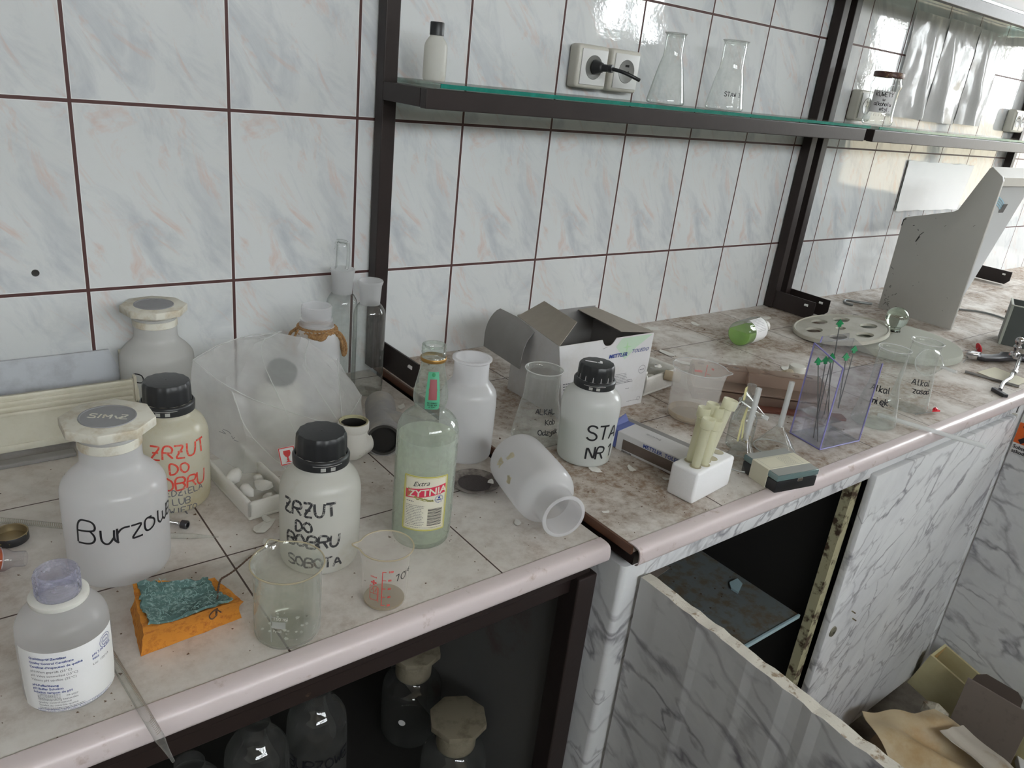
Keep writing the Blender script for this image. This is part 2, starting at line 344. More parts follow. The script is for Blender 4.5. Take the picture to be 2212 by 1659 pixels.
def film_mat(n, tr, edge, col=(.80, .80, .80), rough=.18, bs=.5):
    m, nt, out = newmat(n); oc = ocoord(nt)
    p = N(nt, 'ShaderNodeBsdfPrincipled'); p.inputs['Base Color'].default_value = rgb(col); p.inputs['Roughness'].default_value = rough
    t = N(nt, 'ShaderNodeBsdfTranslucent'); t.inputs[0].default_value = rgb(col)
    mx = N(nt, 'ShaderNodeMixShader'); mx.inputs[0].default_value = .45; nt.links.new(p.outputs[0], mx.inputs[1]); nt.links.new(t.outputs[0], mx.inputs[2])
    w = bump(nt, noise(nt, oc, 38, 5, .6, 1.2), bs, .004); nt.links.new(w, p.inputs['Normal'])
    trn = N(nt, 'ShaderNodeBsdfTransparent')
    f = math_(nt, 'ADD', math_(nt, 'MULTIPLY', noise(nt, oc, 9, 4, .6), edge), tr)
    m2 = N(nt, 'ShaderNodeMixShader'); nt.links.new(f, m2.inputs[0]); nt.links.new(mx.outputs[0], m2.inputs[1]); nt.links.new(trn.outputs[0], m2.inputs[2])
    nt.links.new(m2.outputs[0], out.inputs[0]); return m
M['film'] = film_mat('plastic film', .44, .38, (.90, .90, .90), .10)
M['sleeve'] = film_mat('plastic sleeve', .15, .35, (.92, .92, .92), .07, .12)
def realglass(n, col=(.90, .95, .90)):
    m, nt, out = newmat(n); g = N(nt, 'ShaderNodeBsdfGlass'); g.inputs[0].default_value = rgb(col); g.inputs['Roughness'].default_value = 0.0
    g.inputs['IOR'].default_value = 1.5; nt.links.new(g.outputs[0], out.inputs[0]); return m
M['ball'] = realglass('solid glass knob')

# ---------------------------------------------------------------- building helpers
def link(name, bm, mat, parent=None, smooth=None, mats=None):
    me = bpy.data.meshes.new(name); bm.normal_update(); bm.to_mesh(me); bm.free()
    o = bpy.data.objects.new(name, me); C.objects.link(o)
    for x in (mats or [mat]): me.materials.append(x)
    if smooth:
        me.polygons.foreach_set('use_smooth', [True]*len(me.polygons))
        me.set_sharp_from_angle(angle=math.radians(smooth))
    if parent: o.parent = parent
    return o
def tag(o, label, cat, group=None):
    o['label'] = label; o['category'] = cat
    if group: o['group'] = group
    return o
def thing(name, label, cat, loc=(0, 0, 0), rot=(0, 0, 0), group=None, scale=1):
    o = bpy.data.objects.new(name, None); C.objects.link(o); o.location = loc; o.rotation_euler = rot
    o.scale = (scale,)*3; o.empty_display_size = .02
    return tag(o, label, cat, group)
def struct(name, bm, mat, smooth=None):
    o = link(name, bm, mat, None, smooth); o['kind'] = 'structure'; return o
def place(o, loc, rot=(0, 0, 0)):
    o.location = loc; o.rotation_euler = rot; return o
def B(): return bmesh.new()
def box(bm, x0, x1, y0, y1, z0, z1, bev=0, mi=0, seg=2):
    vs = [bm.verts.new((x, y, z)) for z in (z0, z1) for x, y in ((x0, y0), (x1, y0), (x1, y1), (x0, y1))]
    fs = [bm.faces.new([vs[i] for i in f]) for f in ((3, 2, 1, 0), (4, 5, 6, 7), (0, 1, 5, 4), (1, 2, 6, 5), (2, 3, 7, 6), (3, 0, 4, 7))]
    for f in fs: f.material_index = mi
    if bev: bmesh.ops.bevel(bm, geom=list({e for f in fs for e in f.edges}), offset=bev, segments=seg, affect='EDGES', profile=.5)
    return bm
def prism(bm, pts, h0, h1, plane='z', bev=0, mi=0):
    """polygon extruded: plane z -> (x,y), x -> (y,z), y -> (x,z)"""
    def mk(p, h): return {'z': (p[0], p[1], h), 'x': (h, p[0], p[1]), 'y': (p[0], h, p[1])}[plane]
    a = [bm.verts.new(mk(p, h0)) for p in pts]; b = [bm.verts.new(mk(p, h1)) for p in pts]
    n = len(pts); fs = [bm.faces.new(a[::-1]), bm.faces.new(b)]
    for i in range(n): fs.append(bm.faces.new((a[i], a[(i+1) % n], b[(i+1) % n], b[i])))
    bmesh.ops.recalc_face_normals(bm, faces=fs)
    for f in fs: f.material_index = mi
    if bev: bmesh.ops.bevel(bm, geom=list({e for f in fs for e in f.edges}), offset=bev, segments=2, affect='EDGES', profile=.5)
    return bm
def lathe(bm, prof, seg=40, a0=0, a1=2*PI, mat=None, mi=0):
    full = abs(a1-a0-2*PI) < 1e-6; n = seg if full else seg+1; rows = []
    for r, z in prof:
        if r < 1e-6:
            v = bm.verts.new((0, 0, z)); rows.append([v])
        else:
            rows.append([bm.verts.new((r*math.cos(a0+(a1-a0)*i/seg), r*math.sin(a0+(a1-a0)*i/seg), z)) for i in range(n)])
    fs = []
    for A, D in zip(rows, rows[1:]):
        for i in range(seg):
            j = (i+1) % n if full else i+1
            if len(A) == 1 and len(D) == 1: continue
            if len(A) == 1: f = bm.faces.new((A[0], D[j], D[i]))
            elif len(D) == 1: f = bm.faces.new((A[i], A[j], D[0]))
            else: f = bm.faces.new((A[i], A[j], D[j], D[i]))
            f.material_index = mi; fs.append(f)
    if mat is not None:
        vs = {v for rw in rows for v in rw}
        for v in vs: v.co = mat @ v.co
    return bm
def rnd(pts, n=3, k=.5):
    """soften profile corners by corner cutting"""
    for _ in range(n):
        q = [pts[0]]
        for a, b in zip(pts, pts[1:]):
            q.append(tuple(a[i]*(1-k*.5)+b[i]*k*.5 for i in range(len(a)))); q.append(tuple(a[i]*k*.5+b[i]*(1-k*.5) for i in range(len(a))))
        q.append(pts[-1]); pts = q
    return pts
def tube(bm, pts, r, seg=10, caps=True, mi=0, rs=None):
    pts = [Vector(p) for p in pts]; rings = []; up = Vector((0, 0, 1)); prev = None
    for i, p in enumerate(pts):
        d = (pts[min(i+1, len(pts)-1)] - pts[max(i-1, 0)]).normalized()
        if prev is None:
            u = d.cross(up if abs(d.z) < .95 else Vector((1, 0, 0))).normalized()
        else:
            u = (prev - d*prev.dot(d)).normalized()
        prev = u; v = d.cross(u); rr = rs[i] if rs else r
        rings.append([bm.verts.new(p + (u*math.cos(2*PI*k/seg) + v*math.sin(2*PI*k/seg))*rr) for k in range(seg)])
    for A, D in zip(rings, rings[1:]):
        for k in range(seg):
            f = bm.faces.new((A[k], A[(k+1) % seg], D[(k+1) % seg], D[k])); f.material_index = mi
    if caps:
        f = bm.faces.new(rings[0][::-1]); f.material_index = mi; f = bm.faces.new(rings[-1]); f.material_index = mi
    return bm
def smoothline(pts, n=2): return rnd([tuple(p) for p in pts], n)
def sheet(bm, grid, th=.0006, mi=0):
    """thick sheet from a grid of points"""
    nv, nu = len(grid), len(grid[0]); g = [[Vector(p) for p in r] for r in grid]
    T = [[None]*nu for _ in range(nv)]; Bt = [[None]*nu for _ in range(nv)]
    for i in range(nv):
        for j in range(nu):
            du = g[i][min(j+1, nu-1)]-g[i][max(j-1, 0)]; dv = g[min(i+1, nv-1)][j]-g[max(i-1, 0)][j]
            nn = du.cross(dv); nn = nn.normalized() if nn.length > 1e-12 else Vector((0, 0, 1))
            T[i][j] = bm.verts.new(g[i][j]+nn*th/2); Bt[i][j] = bm.verts.new(g[i][j]-nn*th/2)
    def q(a, b, c, d):
        f = bm.faces.new((a, b, c, d)); f.material_index = mi
    for i in range(nv-1):
        for j in range(nu-1):
            q(T[i][j], T[i][j+1], T[i+1][j+1], T[i+1][j]); q(Bt[i+1][j], Bt[i+1][j+1], Bt[i][j+1], Bt[i][j])
    for j in range(nu-1):
        q(T[0][j], Bt[0][j], Bt[0][j+1], T[0][j+1]); q(T[-1][j+1], Bt[-1][j+1], Bt[-1][j], T[-1][j])
    for i in range(nv-1):
        q(T[i+1][0], Bt[i+1][0], Bt[i][0], T[i][0]); q(T[i][-1], Bt[i][-1], Bt[i+1][-1], T[i+1][-1])
    return bm
def lerp3(a, b, t): return tuple(a[i]*(1-t)+b[i]*t for i in range(3))
def quadgrid(p00, p10, p11, p01, nu=8, nv=8, f=None):
    g = []
    for i in range(nv+1):
        row = []
        for j in range(nu+1):
            u, v = j/nu, i/nv
            p = lerp3(lerp3(p00, p10, u), lerp3(p01, p11, u), v)
            if f: p = tuple(Vector(p)+Vector(f(u, v)))
            row.append(p)
        g.append(row)
    return g
# ---- stroke lettering (x 0..4, y 0..6)
SF = {
 'A': ['00 26 40', '12 32'], 'B': ['00 06 36 45 43.6 33.2 03.1', '33.2 42 40.8 30 00'], 'C': ['45 36 16 04 02 10 30 41'],
 'D': ['00 06 26 44 42 20 00'], 'E': ['46 06 00 40', '03 33'], 'F': ['46 06 00', '03 33'], 'G': ['45 36 16 04 02 10 30 41 43 23'],
 'I': ['20 26'], 'J': ['36 31 10 01'], 'K': ['00 06', '46 03 40'], 'L': ['06 00 40'], 'M': ['00 06 22 46 40'], 'N': ['00 06 40 46'],
 'O': ['26 05 02 20 41 44 26'], 'P': ['00 06 36 45 43.5 33 03'], 'R': ['00 06 36 45 43.5 33 03', '23 40'], 'S': ['45 36 16 04.5 13.4 33 42 40.8 30 10 01'],
 'T': ['06 46', '26 20'], 'U': ['06 02 10 30 42 46'], 'W': ['06 10 24 30 46'], 'Y': ['06 23 46', '23 20'], 'Z': ['06 46 00 40', '13 33'],
 'a': ['33.5 23.9 04 01 10 20.3 32', '34 31 40'], 'b': ['06 00', '03 14 33 31 10 00'], 'd': ['33.5 14 03 01 10 31.3', '36 31 40'], 'e': ['02 32 33.4 14 03 01 10 31'],
 'g': ['33.5 14 02 11 32', '34 3-1 1-2 0-1'], 'h': ['06 00', '03 14 33 30'], 'i': ['14 11 20', '15.4 15.8'], 'k': ['06 00', '34 02 30'], 'l': ['16 11 20'],
 'm': ['04 00', '03 13.8 22.8 20', '23 33.8 42.8 40'], 'n': ['04 00', '03 14 33 30'], 'o': ['24 04 01 10 31 33 14'], 'r': ['04 00', '02.5 14 34'],
 's': ['33.5 14 03 22 31 10 00.6'], 't': ['15.5 11 20 30.5', '04 34'], 'u': ['04 01 10 20 32', '34 31 40'], 'w': ['04 01 10 21 23', '21 30 41 44'], 'y': ['04 12 22', '34 3-1 1-2 0-1'],
 'z': ['04 34 00 30'], 'v': ['04 20 44'], '1': ['04.5 26 20'], '0': ['26 05 02 20 41 44 26'], '6': ['46 14 02 10 30 41.5 33 03'], '-': ['02.5 32.5'], '.': ['20 20.5'], ' ': [],
 '_e': ['02 32 33.4 14 03 01 10 31', '20 3-1.2 4-1'], '_S': ['45 36 16 04.5 13.4 33 42 40.8 30 10 01', '26.7 37.8'], '_E': ['46 06 00 40', '03 33', '30 4-1 5-1'],
 '_l': ['16 11 20', '02.6 34'], '3': ['05.2 16 35 33.6 13.2', '23.2 43 31 10 01'],
}
import re as _re
def _pts(s):
    out = []
    for tk in s.split():
        m = _re.match(r'(\d(?:\.\d)?)(-?\d(?:\.\d)?)$', tk)
        if '.' in tk[:2] and False: pass
        x, y = tk[0], tk[1:]
        out.append((float(x), float(y)))
    return out
def strokes(text, h, w=None, sp=1.25, jit=.12, seed=1, slant=0.0, curve=True):
    """list of polylines (s,t) for a hand-written line, centred on s=0, baseline t=0"""
    rr = random.Random(seed); k = h/6.0; wx = (w or 1.0); out = []; x = 0.0; i = 0
    while i < len(text):
        ch = text[i]; i += 1
        if ch == '_': ch = '_' + text[i]; i += 1
        low = ch[-1].islower() or ch in 'I1.'
        for st in SF.get(ch, []):
            p = [(a+rr.uniform(-jit, jit), b+rr.uniform(-jit, jit)) for a, b in _pts(st)]
            if curve and len(p) > 2 and ch[-1] not in 'ZTNMWEFLKAIzvw1': p = rnd(p, 3)
            elif curve and len(p) > 2: p = rnd(p, 2, .3)
            out.append([((x + a*wx + b*slant)*k, b*k) for a, b in p])
        x += ((3.0 if low else 4.0) + sp)*wx if ch != ' ' else 3*wx
    c = (x - sp*wx)*k/2
    return [[(a-c, b) for a, b in p] for p in out]
def ribbon(bm, poly, wid, mp, step=.0018, mi=0):
    # resample
    P = []
    for a, b in zip(poly, poly[1:]):
        L = math.hypot(b[0]-a[0], b[1]-a[1]); n = max(1, int(L/step))
        for i in range(n): P.append((a[0]+(b[0]-a[0])*i/n, a[1]+(b[1]-a[1])*i/n))
    P.append(poly[-1])
    if len(P) < 2: return
    L = []
    for i, p in enumerate(P):
        a = P[max(0, i-1)]; b = P[min(len(P)-1, i+1)]; dx, dy = b[0]-a[0], b[1]-a[1]; l = math.hypot(dx, dy) or 1
        nx, ny = -dy/l*wid/2, dx/l*wid/2
        L.append((bm.verts.new(mp(p[0]+nx, p[1]+ny)), bm.verts.new(mp(p[0]-nx, p[1]-ny))))
    for A, D in zip(L, L[1:]):
        f = bm.faces.new((A[0], A[1], D[1], D[0])); f.material_index = mi
def prof_r(prof):
    def f(z):
        best = None
        for (r0, z0), (r1, z1) in zip(prof, prof[1:]):
            if z0 != z1 and min(z0, z1) <= z <= max(z0, z1):
                r = r0+(r1-r0)*(z-z0)/(z1-z0)
                if best is None or r > best: best = r
        return best if best is not None else max(r for r, z in prof)
    return f
def wrap(prof, az, z0, eps=.0006, tilt=0.0):
    rf = prof_r(prof) if not callable(prof) else prof; r00 = rf(z0)
    def mp(s, t):
        z = z0+t*math.cos(tilt)+s*math.sin(tilt); r = rf(z)+eps; a = az+(s*math.cos(tilt)-t*math.sin(tilt))/r00
        return (r*math.cos(a), r*math.sin(a), z)
    return mp
def flat(o, U, V, eps=.0005):
    o, U, V = Vector(o), Vector(U).normalized(), Vector(V).normalized(); n = U.cross(V)*eps
    return lambda s, t: o+U*s+V*t+n
def hand(name, parent, lines, mp, mat, wid, **k):
    """lines: (text, height, s offset, t)"""
    bm = B()
    for i, (tx, h, s0, t0) in enumerate(lines):
        for pl in strokes(tx, h, seed=len(tx)*7+i+k.get('seed', 0), w=k.get('w'), sp=k.get('sp', 1.25), jit=k.get('jit', .15), slant=k.get('slant', 0)):
            ribbon(bm, [(a+s0, b+t0) for a, b in pl], wid, mp)
    return link(name, bm, mat, parent)
def ftext(bm, s, h, mp, s0=0, t0=0, align='LEFT', bold=0.0, shear=0.0, mi=0):
    cu = bpy.data.curves.new('lettering', 'FONT'); cu.body = s; cu.size = h*1.37; cu.align_x = align
    cu.offset = bold*h; cu.shear = shear; cu.resolution_u = 2
    to = bpy.data.objects.new('lettering', cu)
    me = bpy.data.meshes.new_from_object(to)
    vs = [bm.verts.new(mp(v.co.x+s0, v.co.y+t0)) for v in me.vertices]
    for p in me.polygons:
        try:
            f = bm.faces.new([vs[i] for i in p.vertices]); f.material_index = mi
        except ValueError: pass
    bpy.data.objects.remove(to); bpy.data.curves.remove(cu); bpy.data.meshes.remove(me)
def ptext(name, parent, lines, mp, mat):
    """printed lines: (text, cap height, s, t, align, bold, shear)"""
    bm = B()
    for l in lines:
        tx, h, s0, t0 = l[:4]; al = l[4] if len(l) > 4 else 'LEFT'; bo = l[5] if len(l) > 5 else 0; shr = l[6] if len(l) > 6 else 0
        ftext(bm, tx, h, mp, s0, t0, al, bo, shr)
    return link(name, bm, mat, parent)
def bars(bm, mp, s0, s1, t, h, rr, step=.0016):
    """a line of unreadably small print"""
    s = s0
    while s < s1:
        l = rr.uniform(.4, 1.6)*step
        ribbon(bm, [(s, t), (min(s+l, s1), t)], h, mp); s += l+step*.35
def patch(bm, mp, s0, s1, t0, t1, n=12, mi=0, nt=4):
    V = [[bm.verts.new(mp(s0+(s1-s0)*i/n, t0+(t1-t0)*j/nt)) for i in range(n+1)] for j in range(nt+1)]
    for j in range(nt):
        for i in range(n):
            f = bm.faces.new((V[j][i], V[j][i+1], V[j+1][i+1], V[j+1][i])); f.material_index = mi
def disc_(bm, mp, s, t, r, n=20, mi=0):
    f = bm.faces.new([bm.verts.new(mp(s+r*math.cos(2*PI*i/n), t+r*math.sin(2*PI*i/n))) for i in range(n)]); f.material_index = mi
def caz(x, y): return math.atan2(CAM.y-y, CAM.x-x)
def copy_thing(o, loc, rot=None, label=None):
    r = o.copy(); C.objects.link(r); r.location = loc
    if rot is not None: r.rotation_euler = rot
    if label: r['label'] = label
    for ch in list(o.children):
        c = ch.copy(); C.objects.link(c); c.parent = r
        for g in ch.children:
            d = g.copy(); C.objects.link(d); d.parent = c
    return r

# ---------------------------------------------------------------- room shell
ZR = .012                # the right-hand worktop stands 12 mm higher; z = 0 is the left worktop
FL = -.85
XL, YF, ZC = -2.3, -3.6, 1.9
bm = B(); box(bm, XL, XW, 0, .12, FL, ZC); struct('wall_back', bm, M['wall'])
bm = B(); box(bm, XL, XW+.2, YF-.1, .12, FL-.1, FL); struct('floor', bm, M['floor'])
bm = B(); box(bm, XL, XW+.2, YF-.1, .12, ZC, ZC+.1); struct('ceiling', bm, M['plaster'])
bm = B(); box(bm, XL-.12, XL, YF, .12, FL, ZC); struct('wall_left', bm, M['plaster'])
bm = B(); box(bm, XL, WFILL[0], YF-.12, YF, FL, ZC); box(bm, WFILL[1], XW+.2, YF-.12, YF, FL, ZC); box(bm, WFILL[0], WFILL[1], YF-.12, YF, FL, WFILL[2]); box(bm, WFILL[0], WFILL[1], YF-.12, YF, WFILL[3], ZC); struct('wall_front', bm, M['plaster'])
bm = B()
ys = [YF, WB[0], WB[1], WA[0], WA[1], .12]
for a, b in ((0, 1), (2, 3), (4, 5)): box(bm, XW, XW+.18, ys[a], ys[b], FL, ZC)
for w in (WA, WB):
    box(bm, XW, XW+.18, w[0], w[1], FL, w[2]); box(bm, XW, XW+.18, w[0], w[1], w[3], ZC)
struct('wall_right', bm, M['plaster'])
for i, w in enumerate((WA, WB)):
    bm = B(); fr = .05
    ym = (w[0]+w[1])/2
    for a, b, c, d in ((w[0], w[1], w[2], w[2]+fr), (w[0], w[1], w[3]-fr, w[3]), (w[0], w[0]+fr, w[2], w[3]), (w[1]-fr, w[1], w[2], w[3]), (ym-.03, ym+.03, w[2], w[3])):
        box(bm, XW+.06, XW+.10, a, b, c, d)
    struct('window_%d' % (i+1), bm, M['white'])

bm = B()
for a, b, c, d in ((WFILL[0], WFILL[1], WFILL[2], WFILL[2]+.05), (WFILL[0], WFILL[1], WFILL[3]-.05, WFILL[3]), (WFILL[0], WFILL[0]+.05, WFILL[2], WFILL[3]), (WFILL[1]-.05, WFILL[1], WFILL[2], WFILL[3])): box(bm, a, b, YF-.08, YF-.05, c, d)
struct('window_3', bm, M['white'])  # frame of the unseen window added to lift the ambient light
bm = B(); box(bm, XL+.001, XW-.001, YF, YF+.004, FL, .62); struct('trim_1', bm, M['dado'])  # unseen dark sheet added to keep the space under the worktops dim
bm = B(); box(bm, XL, XL+.004, YF+.005, -.001, FL, .55); struct('trim_2', bm, M['dado'])  # second added unseen sheet, soaking up bounce from the left wall
# drilled hole in the tile at left
bm = B(); lathe(bm, [(.0048, 0), (.0042, .0016), (.0028, .0012), (.0028, .0002), (0, .0002)], 16)
o = link('wall_plug', bm, M['rubber'], None, 40); place(o, (-.061, -.0005, .214), (PI/2, 0, 0)); tag(o, 'tiny grey wall plug in a drilled hole in the tile at far left', 'wall plug')

# ---------------------------------------------------------------- worktops
def worktop(name, x0, x1, yf, zt, topmat, label, under):
    t = thing(name, label, 'worktop', (x0, 0, zt))
    L = x1-x0
    bm = B(); box(bm, 0, L, yf+.012, -.001, -.010, 0)
    o = link('tiled_top', bm, topmat, t)
    # keep the tile grid in world position
    for v in o.data.vertices: v.co.x += x0
    o.location = (-x0, 0, 0)
    pr = rnd([(yf+.020, .0012), (yf+.008, .0016), (yf, -.001), (yf-.002, -.012), (yf-.001, -.022), (yf+.004, -.0225)], 2)
    pr2 = [(a+.0016, b-.0016) for a, b in pr][::-1]
    bm = B(); prism(bm, pr+pr2, -.001, L, 'x'); link('edge_trim', bm, M['pink'], t, 50)
    bm = B(); box(bm, .004, L, yf+.012, -.001, -.030, -.0105); link('backing_board', bm, M['darkchip'], t)
    return t
worktop('left_worktop', -1.2, .4455, -.638, 0, M['ctl'], 'light tiled worktop with pink edge trim carrying the big labelled plastic bottles', 1)['category'] = 'worktop'
w2 = worktop('dusty_worktop', .457, 3.99, -.676, ZR, M['ctr'], 'dusty brown-stained tiled worktop with pink edge trim running to the window', 1)
bm = B(); box(bm, -.0035, 0, -.664, -.001, -.012, -.0005); link('end_strip', bm, M['brownedge'], w2)
bpy.data.objects['left_worktop'].name = 'worktop'; bpy.data.objects['dusty_worktop'].name = 'worktop.001'

# ---------------------------------------------------------------- steel stand under the left worktop
t = thing('worktop_stand', 'dark brown steel stand with grey side panel under the left worktop', 'stand', (0, 0, FL))
bm = B(); box(bm, -1.2, .43, -.625, -.600, .806, .8195, .002); box(bm, -1.2, .41, -.618, -.598, .780, .806, .002); link('front_rail', bm, M['darkchip'], t)
bm = B(); box(bm, .405, .437, -.632, -.600, 0, .808, .002); link('leg', bm, M['dark'], t)
bm = B(); box(bm, -.95, -.918, -.632, -.600, 0, .780, .002); link('leg', bm, M['dark'], t)
bm = B(); box(bm, .418, .434, -.598, -.01, .0, .818); link('side_panel', bm, M['greypanel'], t)
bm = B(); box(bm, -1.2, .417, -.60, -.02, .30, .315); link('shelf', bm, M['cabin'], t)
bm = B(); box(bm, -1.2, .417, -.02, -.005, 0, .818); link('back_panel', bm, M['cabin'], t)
SHZ = FL+.315

# ---------------------------------------------------------------- marbled cabinet under the dusty worktop
CX0, CX1, CY = .4575, 1.705, -.655
t = thing('base_cabinet', 'marbled laminate base cabinet with peeling jamb under the dusty worktop', 'cabinet', (0, 0, FL))
bm = B()
prism(bm, [(CX0, -.02), (CX0, CY+.008), (CX0+.001, CY+.004), (CX0+.004, CY+.001), (CX0+.008, CY), (.500, CY), (.500, CY+.018), (CX0+.016, CY+.018), (CX0+.016, -.02)], .06, .823)
box(bm, .5002, CX1, CY, CY+.018, .795, .822, .003)
box(bm, 1.688, CX1+.012, CY, CY+.018, .08, .80, .002)
link('carcass', bm, M['lam'], t, 40)
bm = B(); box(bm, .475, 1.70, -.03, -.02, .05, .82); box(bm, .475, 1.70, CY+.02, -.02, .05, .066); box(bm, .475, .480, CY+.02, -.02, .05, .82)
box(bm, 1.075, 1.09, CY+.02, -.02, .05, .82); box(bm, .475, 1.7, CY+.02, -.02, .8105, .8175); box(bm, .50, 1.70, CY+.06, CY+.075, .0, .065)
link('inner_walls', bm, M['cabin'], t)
bm = B(); box(bm, 1.052, 1.0745, CY+.012, CY+.030, .06, .795); link('jamb', bm, M['rust'], t)
bm = B(); box(bm, .482, 1.04, CY+.035, -.03, .488, .492); link('inner_shelf', bm, M['inshelf'], t)
bm = B(); box(bm, .482, 1.04, CY+.031, CY+.036, .486, .494, .001); link('shelf_edge', bm, M['inedge'], t)
# closed door
bm = B(); box(bm, 1.072, 1.678, CY-.012, CY+.003, .088, .806, .003); dr = link('door', bm, M['lam'], t, 40)
bm = B(); lathe(bm, [(0, .003), (.006, .003), (.0065, .002), (.0105, .002), (.0115, 0)], 24)
o = link('lock', bm, prin('worn brass lock', (.20, .19, .14), .4, .6), dr, 40); o.location = (1.095, CY-.012, FL*-1-.387); o.rotation_euler = (PI/2, 0, 0)
bm = B(); box(bm, -.003, .003, -.0022, 0, -.0006, .0006); box(bm, -.0022, .0022, -.0022, 0, -.0035, -.0026)
o = link('key_slot', bm, M['hole'], dr); o.location = (1.095, CY-.0132, FL*-1-.387)
for x, z in ((1.151, -.361), (1.166, -.385)):
    bm = B(); tube(bm, [(0, 0, 0), (0, -.009, -.0006)], .0013, 8); o = link('screw_stub', bm, M['rust'], dr); o.location = (x, CY-.011, z-FL)
bm = B(); box(bm, 1.679, 1.6865, CY-.009, CY, .088, .806); link('door_edge', bm, M['chip'], t)
# left door, swung open towards the room
def opendoor(bm, L=.56, th=.017, z0=.10, z1=.8035):
    rr = random.Random(3); n = 46; top = []
    for i in range(n+1):
        y = -L*i/n; top.append((y, z1+rr.uniform(-.0012, .0012)))
    # side faces
    for xs, side in ((0, 1), (th, -1)):
        A = [bm.verts.new((xs+rr.uniform(-.0008, .0008), y, z)) for y, z in top]; D = [bm.verts.new((xs, y, z0)) for y, z in top]
        for i in range(n):
            f = bm.faces.new((A[i], A[i+1], D[i+1], D[i])); f.material_index = 0
        if xs == 0: a0 = A; d0 = D
        else:
            for i in range(n):
                f = bm.faces.new((a0[i], A[i], A[i+1], a0[i+1])); f.material_index = 1
            f = bm.faces.new((a0[-1], A[-1], D[-1], d0[-1])); f.material_index = 1
            f = bm.faces.new((a0[0], d0[0], D[0], A[0])); f.material_index = 1
            f = bm.faces.new((d0[0], d0[-1], D[-1], D[0])); f.material_index = 1
    bmesh.ops.recalc_face_normals(bm, faces=bm.faces[:])
    return bm
bm = opendoor(B()); o = link('open_door', bm, None, t, mats=[M['lamd'], M['chip']]); o.location = (.487, CY-.006, 0); o.rotation_euler = (0, 0, math.radians(-2.2))
o['label'] = 'swung-open marbled door with raw chipped top edge'
# next cabinet further right, its door standing open with a hazard sticker
t = thing('base_cabinet', 'marbled cabinet beyond, its open door bearing an orange hazard sticker', 'cabinet', (0, 0, FL))
bm = B(); box(bm, 1.719, 1.735, CY+.003, -.02, .06, .823); box(bm, 1.719, 1.76, CY, CY+.018, .06, .823, .003); box(bm, 1.76, 3.9, CY, CY+.018, .795, .823, .003)
box(bm, 3.884, 3.9, CY+.02, -.02, .06, .822)
link('carcass', bm, M['lam'], t)
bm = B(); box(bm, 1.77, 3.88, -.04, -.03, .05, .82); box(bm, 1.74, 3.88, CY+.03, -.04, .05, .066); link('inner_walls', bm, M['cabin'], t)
bm = opendoor(B(), .6); d3 = link('open_door', bm, None, t, mats=[M['lamd'], M['chip']]); d3.location = (1.742, CY-.004, 0); d3.rotation_euler = (0, 0, math.radians(-1))
hz = B(); mp = flat((-.0006, -.001, .700), (0, -1, 0), (0, 0, 1), .0004)
patch(hz, mp, 0, .105, 0, .075, 2, 0, 2); st = link('hazard_sticker', hz, M['paper'], d3)
bm = B(); patch(bm, flat((-.0014, -.001, .700), (0, -1, 0), (0, 0, 1), .0004), 0, .105, .026, .075, 2, 0, 2); link('orange_field', bm, M['orange'], st)
bm = B(); mq = flat((-.0020, -.001, .700), (0, -1, 0), (0, 0, 1), .0004)
ribbon(bm, [(.012, .030), (.054, .071)], .011, mq); ribbon(bm, [(.054, .030), (.012, .071)], .011, mq); link('black_cross', bm, M['ink'], st)
ptext('sticker_text', st, [('Substancja', .0085, .003, .0135, 'LEFT', .03), ('szkodliwa', .0085, .003, .0025, 'LEFT', .03)], mq, M['ink'])

# ---------------------------------------------------------------- wall racks with glass shelves
def rack(x0, x1, label):
    t = thing('wall_rack', label, 'shelf rack', (0, 0, 0))
    w = .025
    for x in (x0, x1-w):
        bm = B(); box(bm, x, x+w, -.029, -.004, ZR+.002, 1.35, .0015); link('post', bm, M['dark'], t)
    for i, x in enumerate((x0+w-.003, x1-w+.003 if x1 > 2 else x1-w+.004)):
        bm = B()
        pts = [(-.004, ZR+.003), (-.004, .062), (-.150, .062), (-.150, .030), (-.136, ZR+.003)]
        prism(bm, pts, x+w*0+.0, x+.003, 'x'); ft = link('foot_plate', bm, M['dark'], t)
        bm = B(); tube(bm, [(x+.0032, -.121, .049), (x+.0032, -.131, .049)], .0032, 10); tube(bm, [(x-.0002, -.121, .049), (x-.0002, -.131, .049)], .0032, 10)
        link('bolt_slot', bm, M['paper'], ft)
    for k, z in enumerate((.468, .797)):
        for xb in (x0, x1-w):
            bm = B(); box(bm, xb, xb+w, -.140, -.029, z+.001, z+.028, .001); link('bracket', bm, M['dark'], t)
        bm = B(); box(bm, x0, x1-.012, -.1575, -.1405, z, z+.0285, .0015); link('front_rail', bm, M['dark'], t)
        bm = B(); box(bm, x0+w+.001, x1+.012, -.152, -.006, z+.030, z+.036); g = link('glass_shelf', bm, M['shelfglass'], t)
        bm = B(); box(bm, x0+w+.001, x1+.012, -.1535, -.1522, z+.030, z+.036); link('polished_edge', bm, M['greenedge'], g)
    return t
rack(.434, 1.676, 'dark brown steel wall rack whose glass shelf holds the small black-capped bottle')
rack(1.703, 2.945, 'dark brown steel wall rack whose glass shelf holds the lidded glass jar')
SZ = .5042

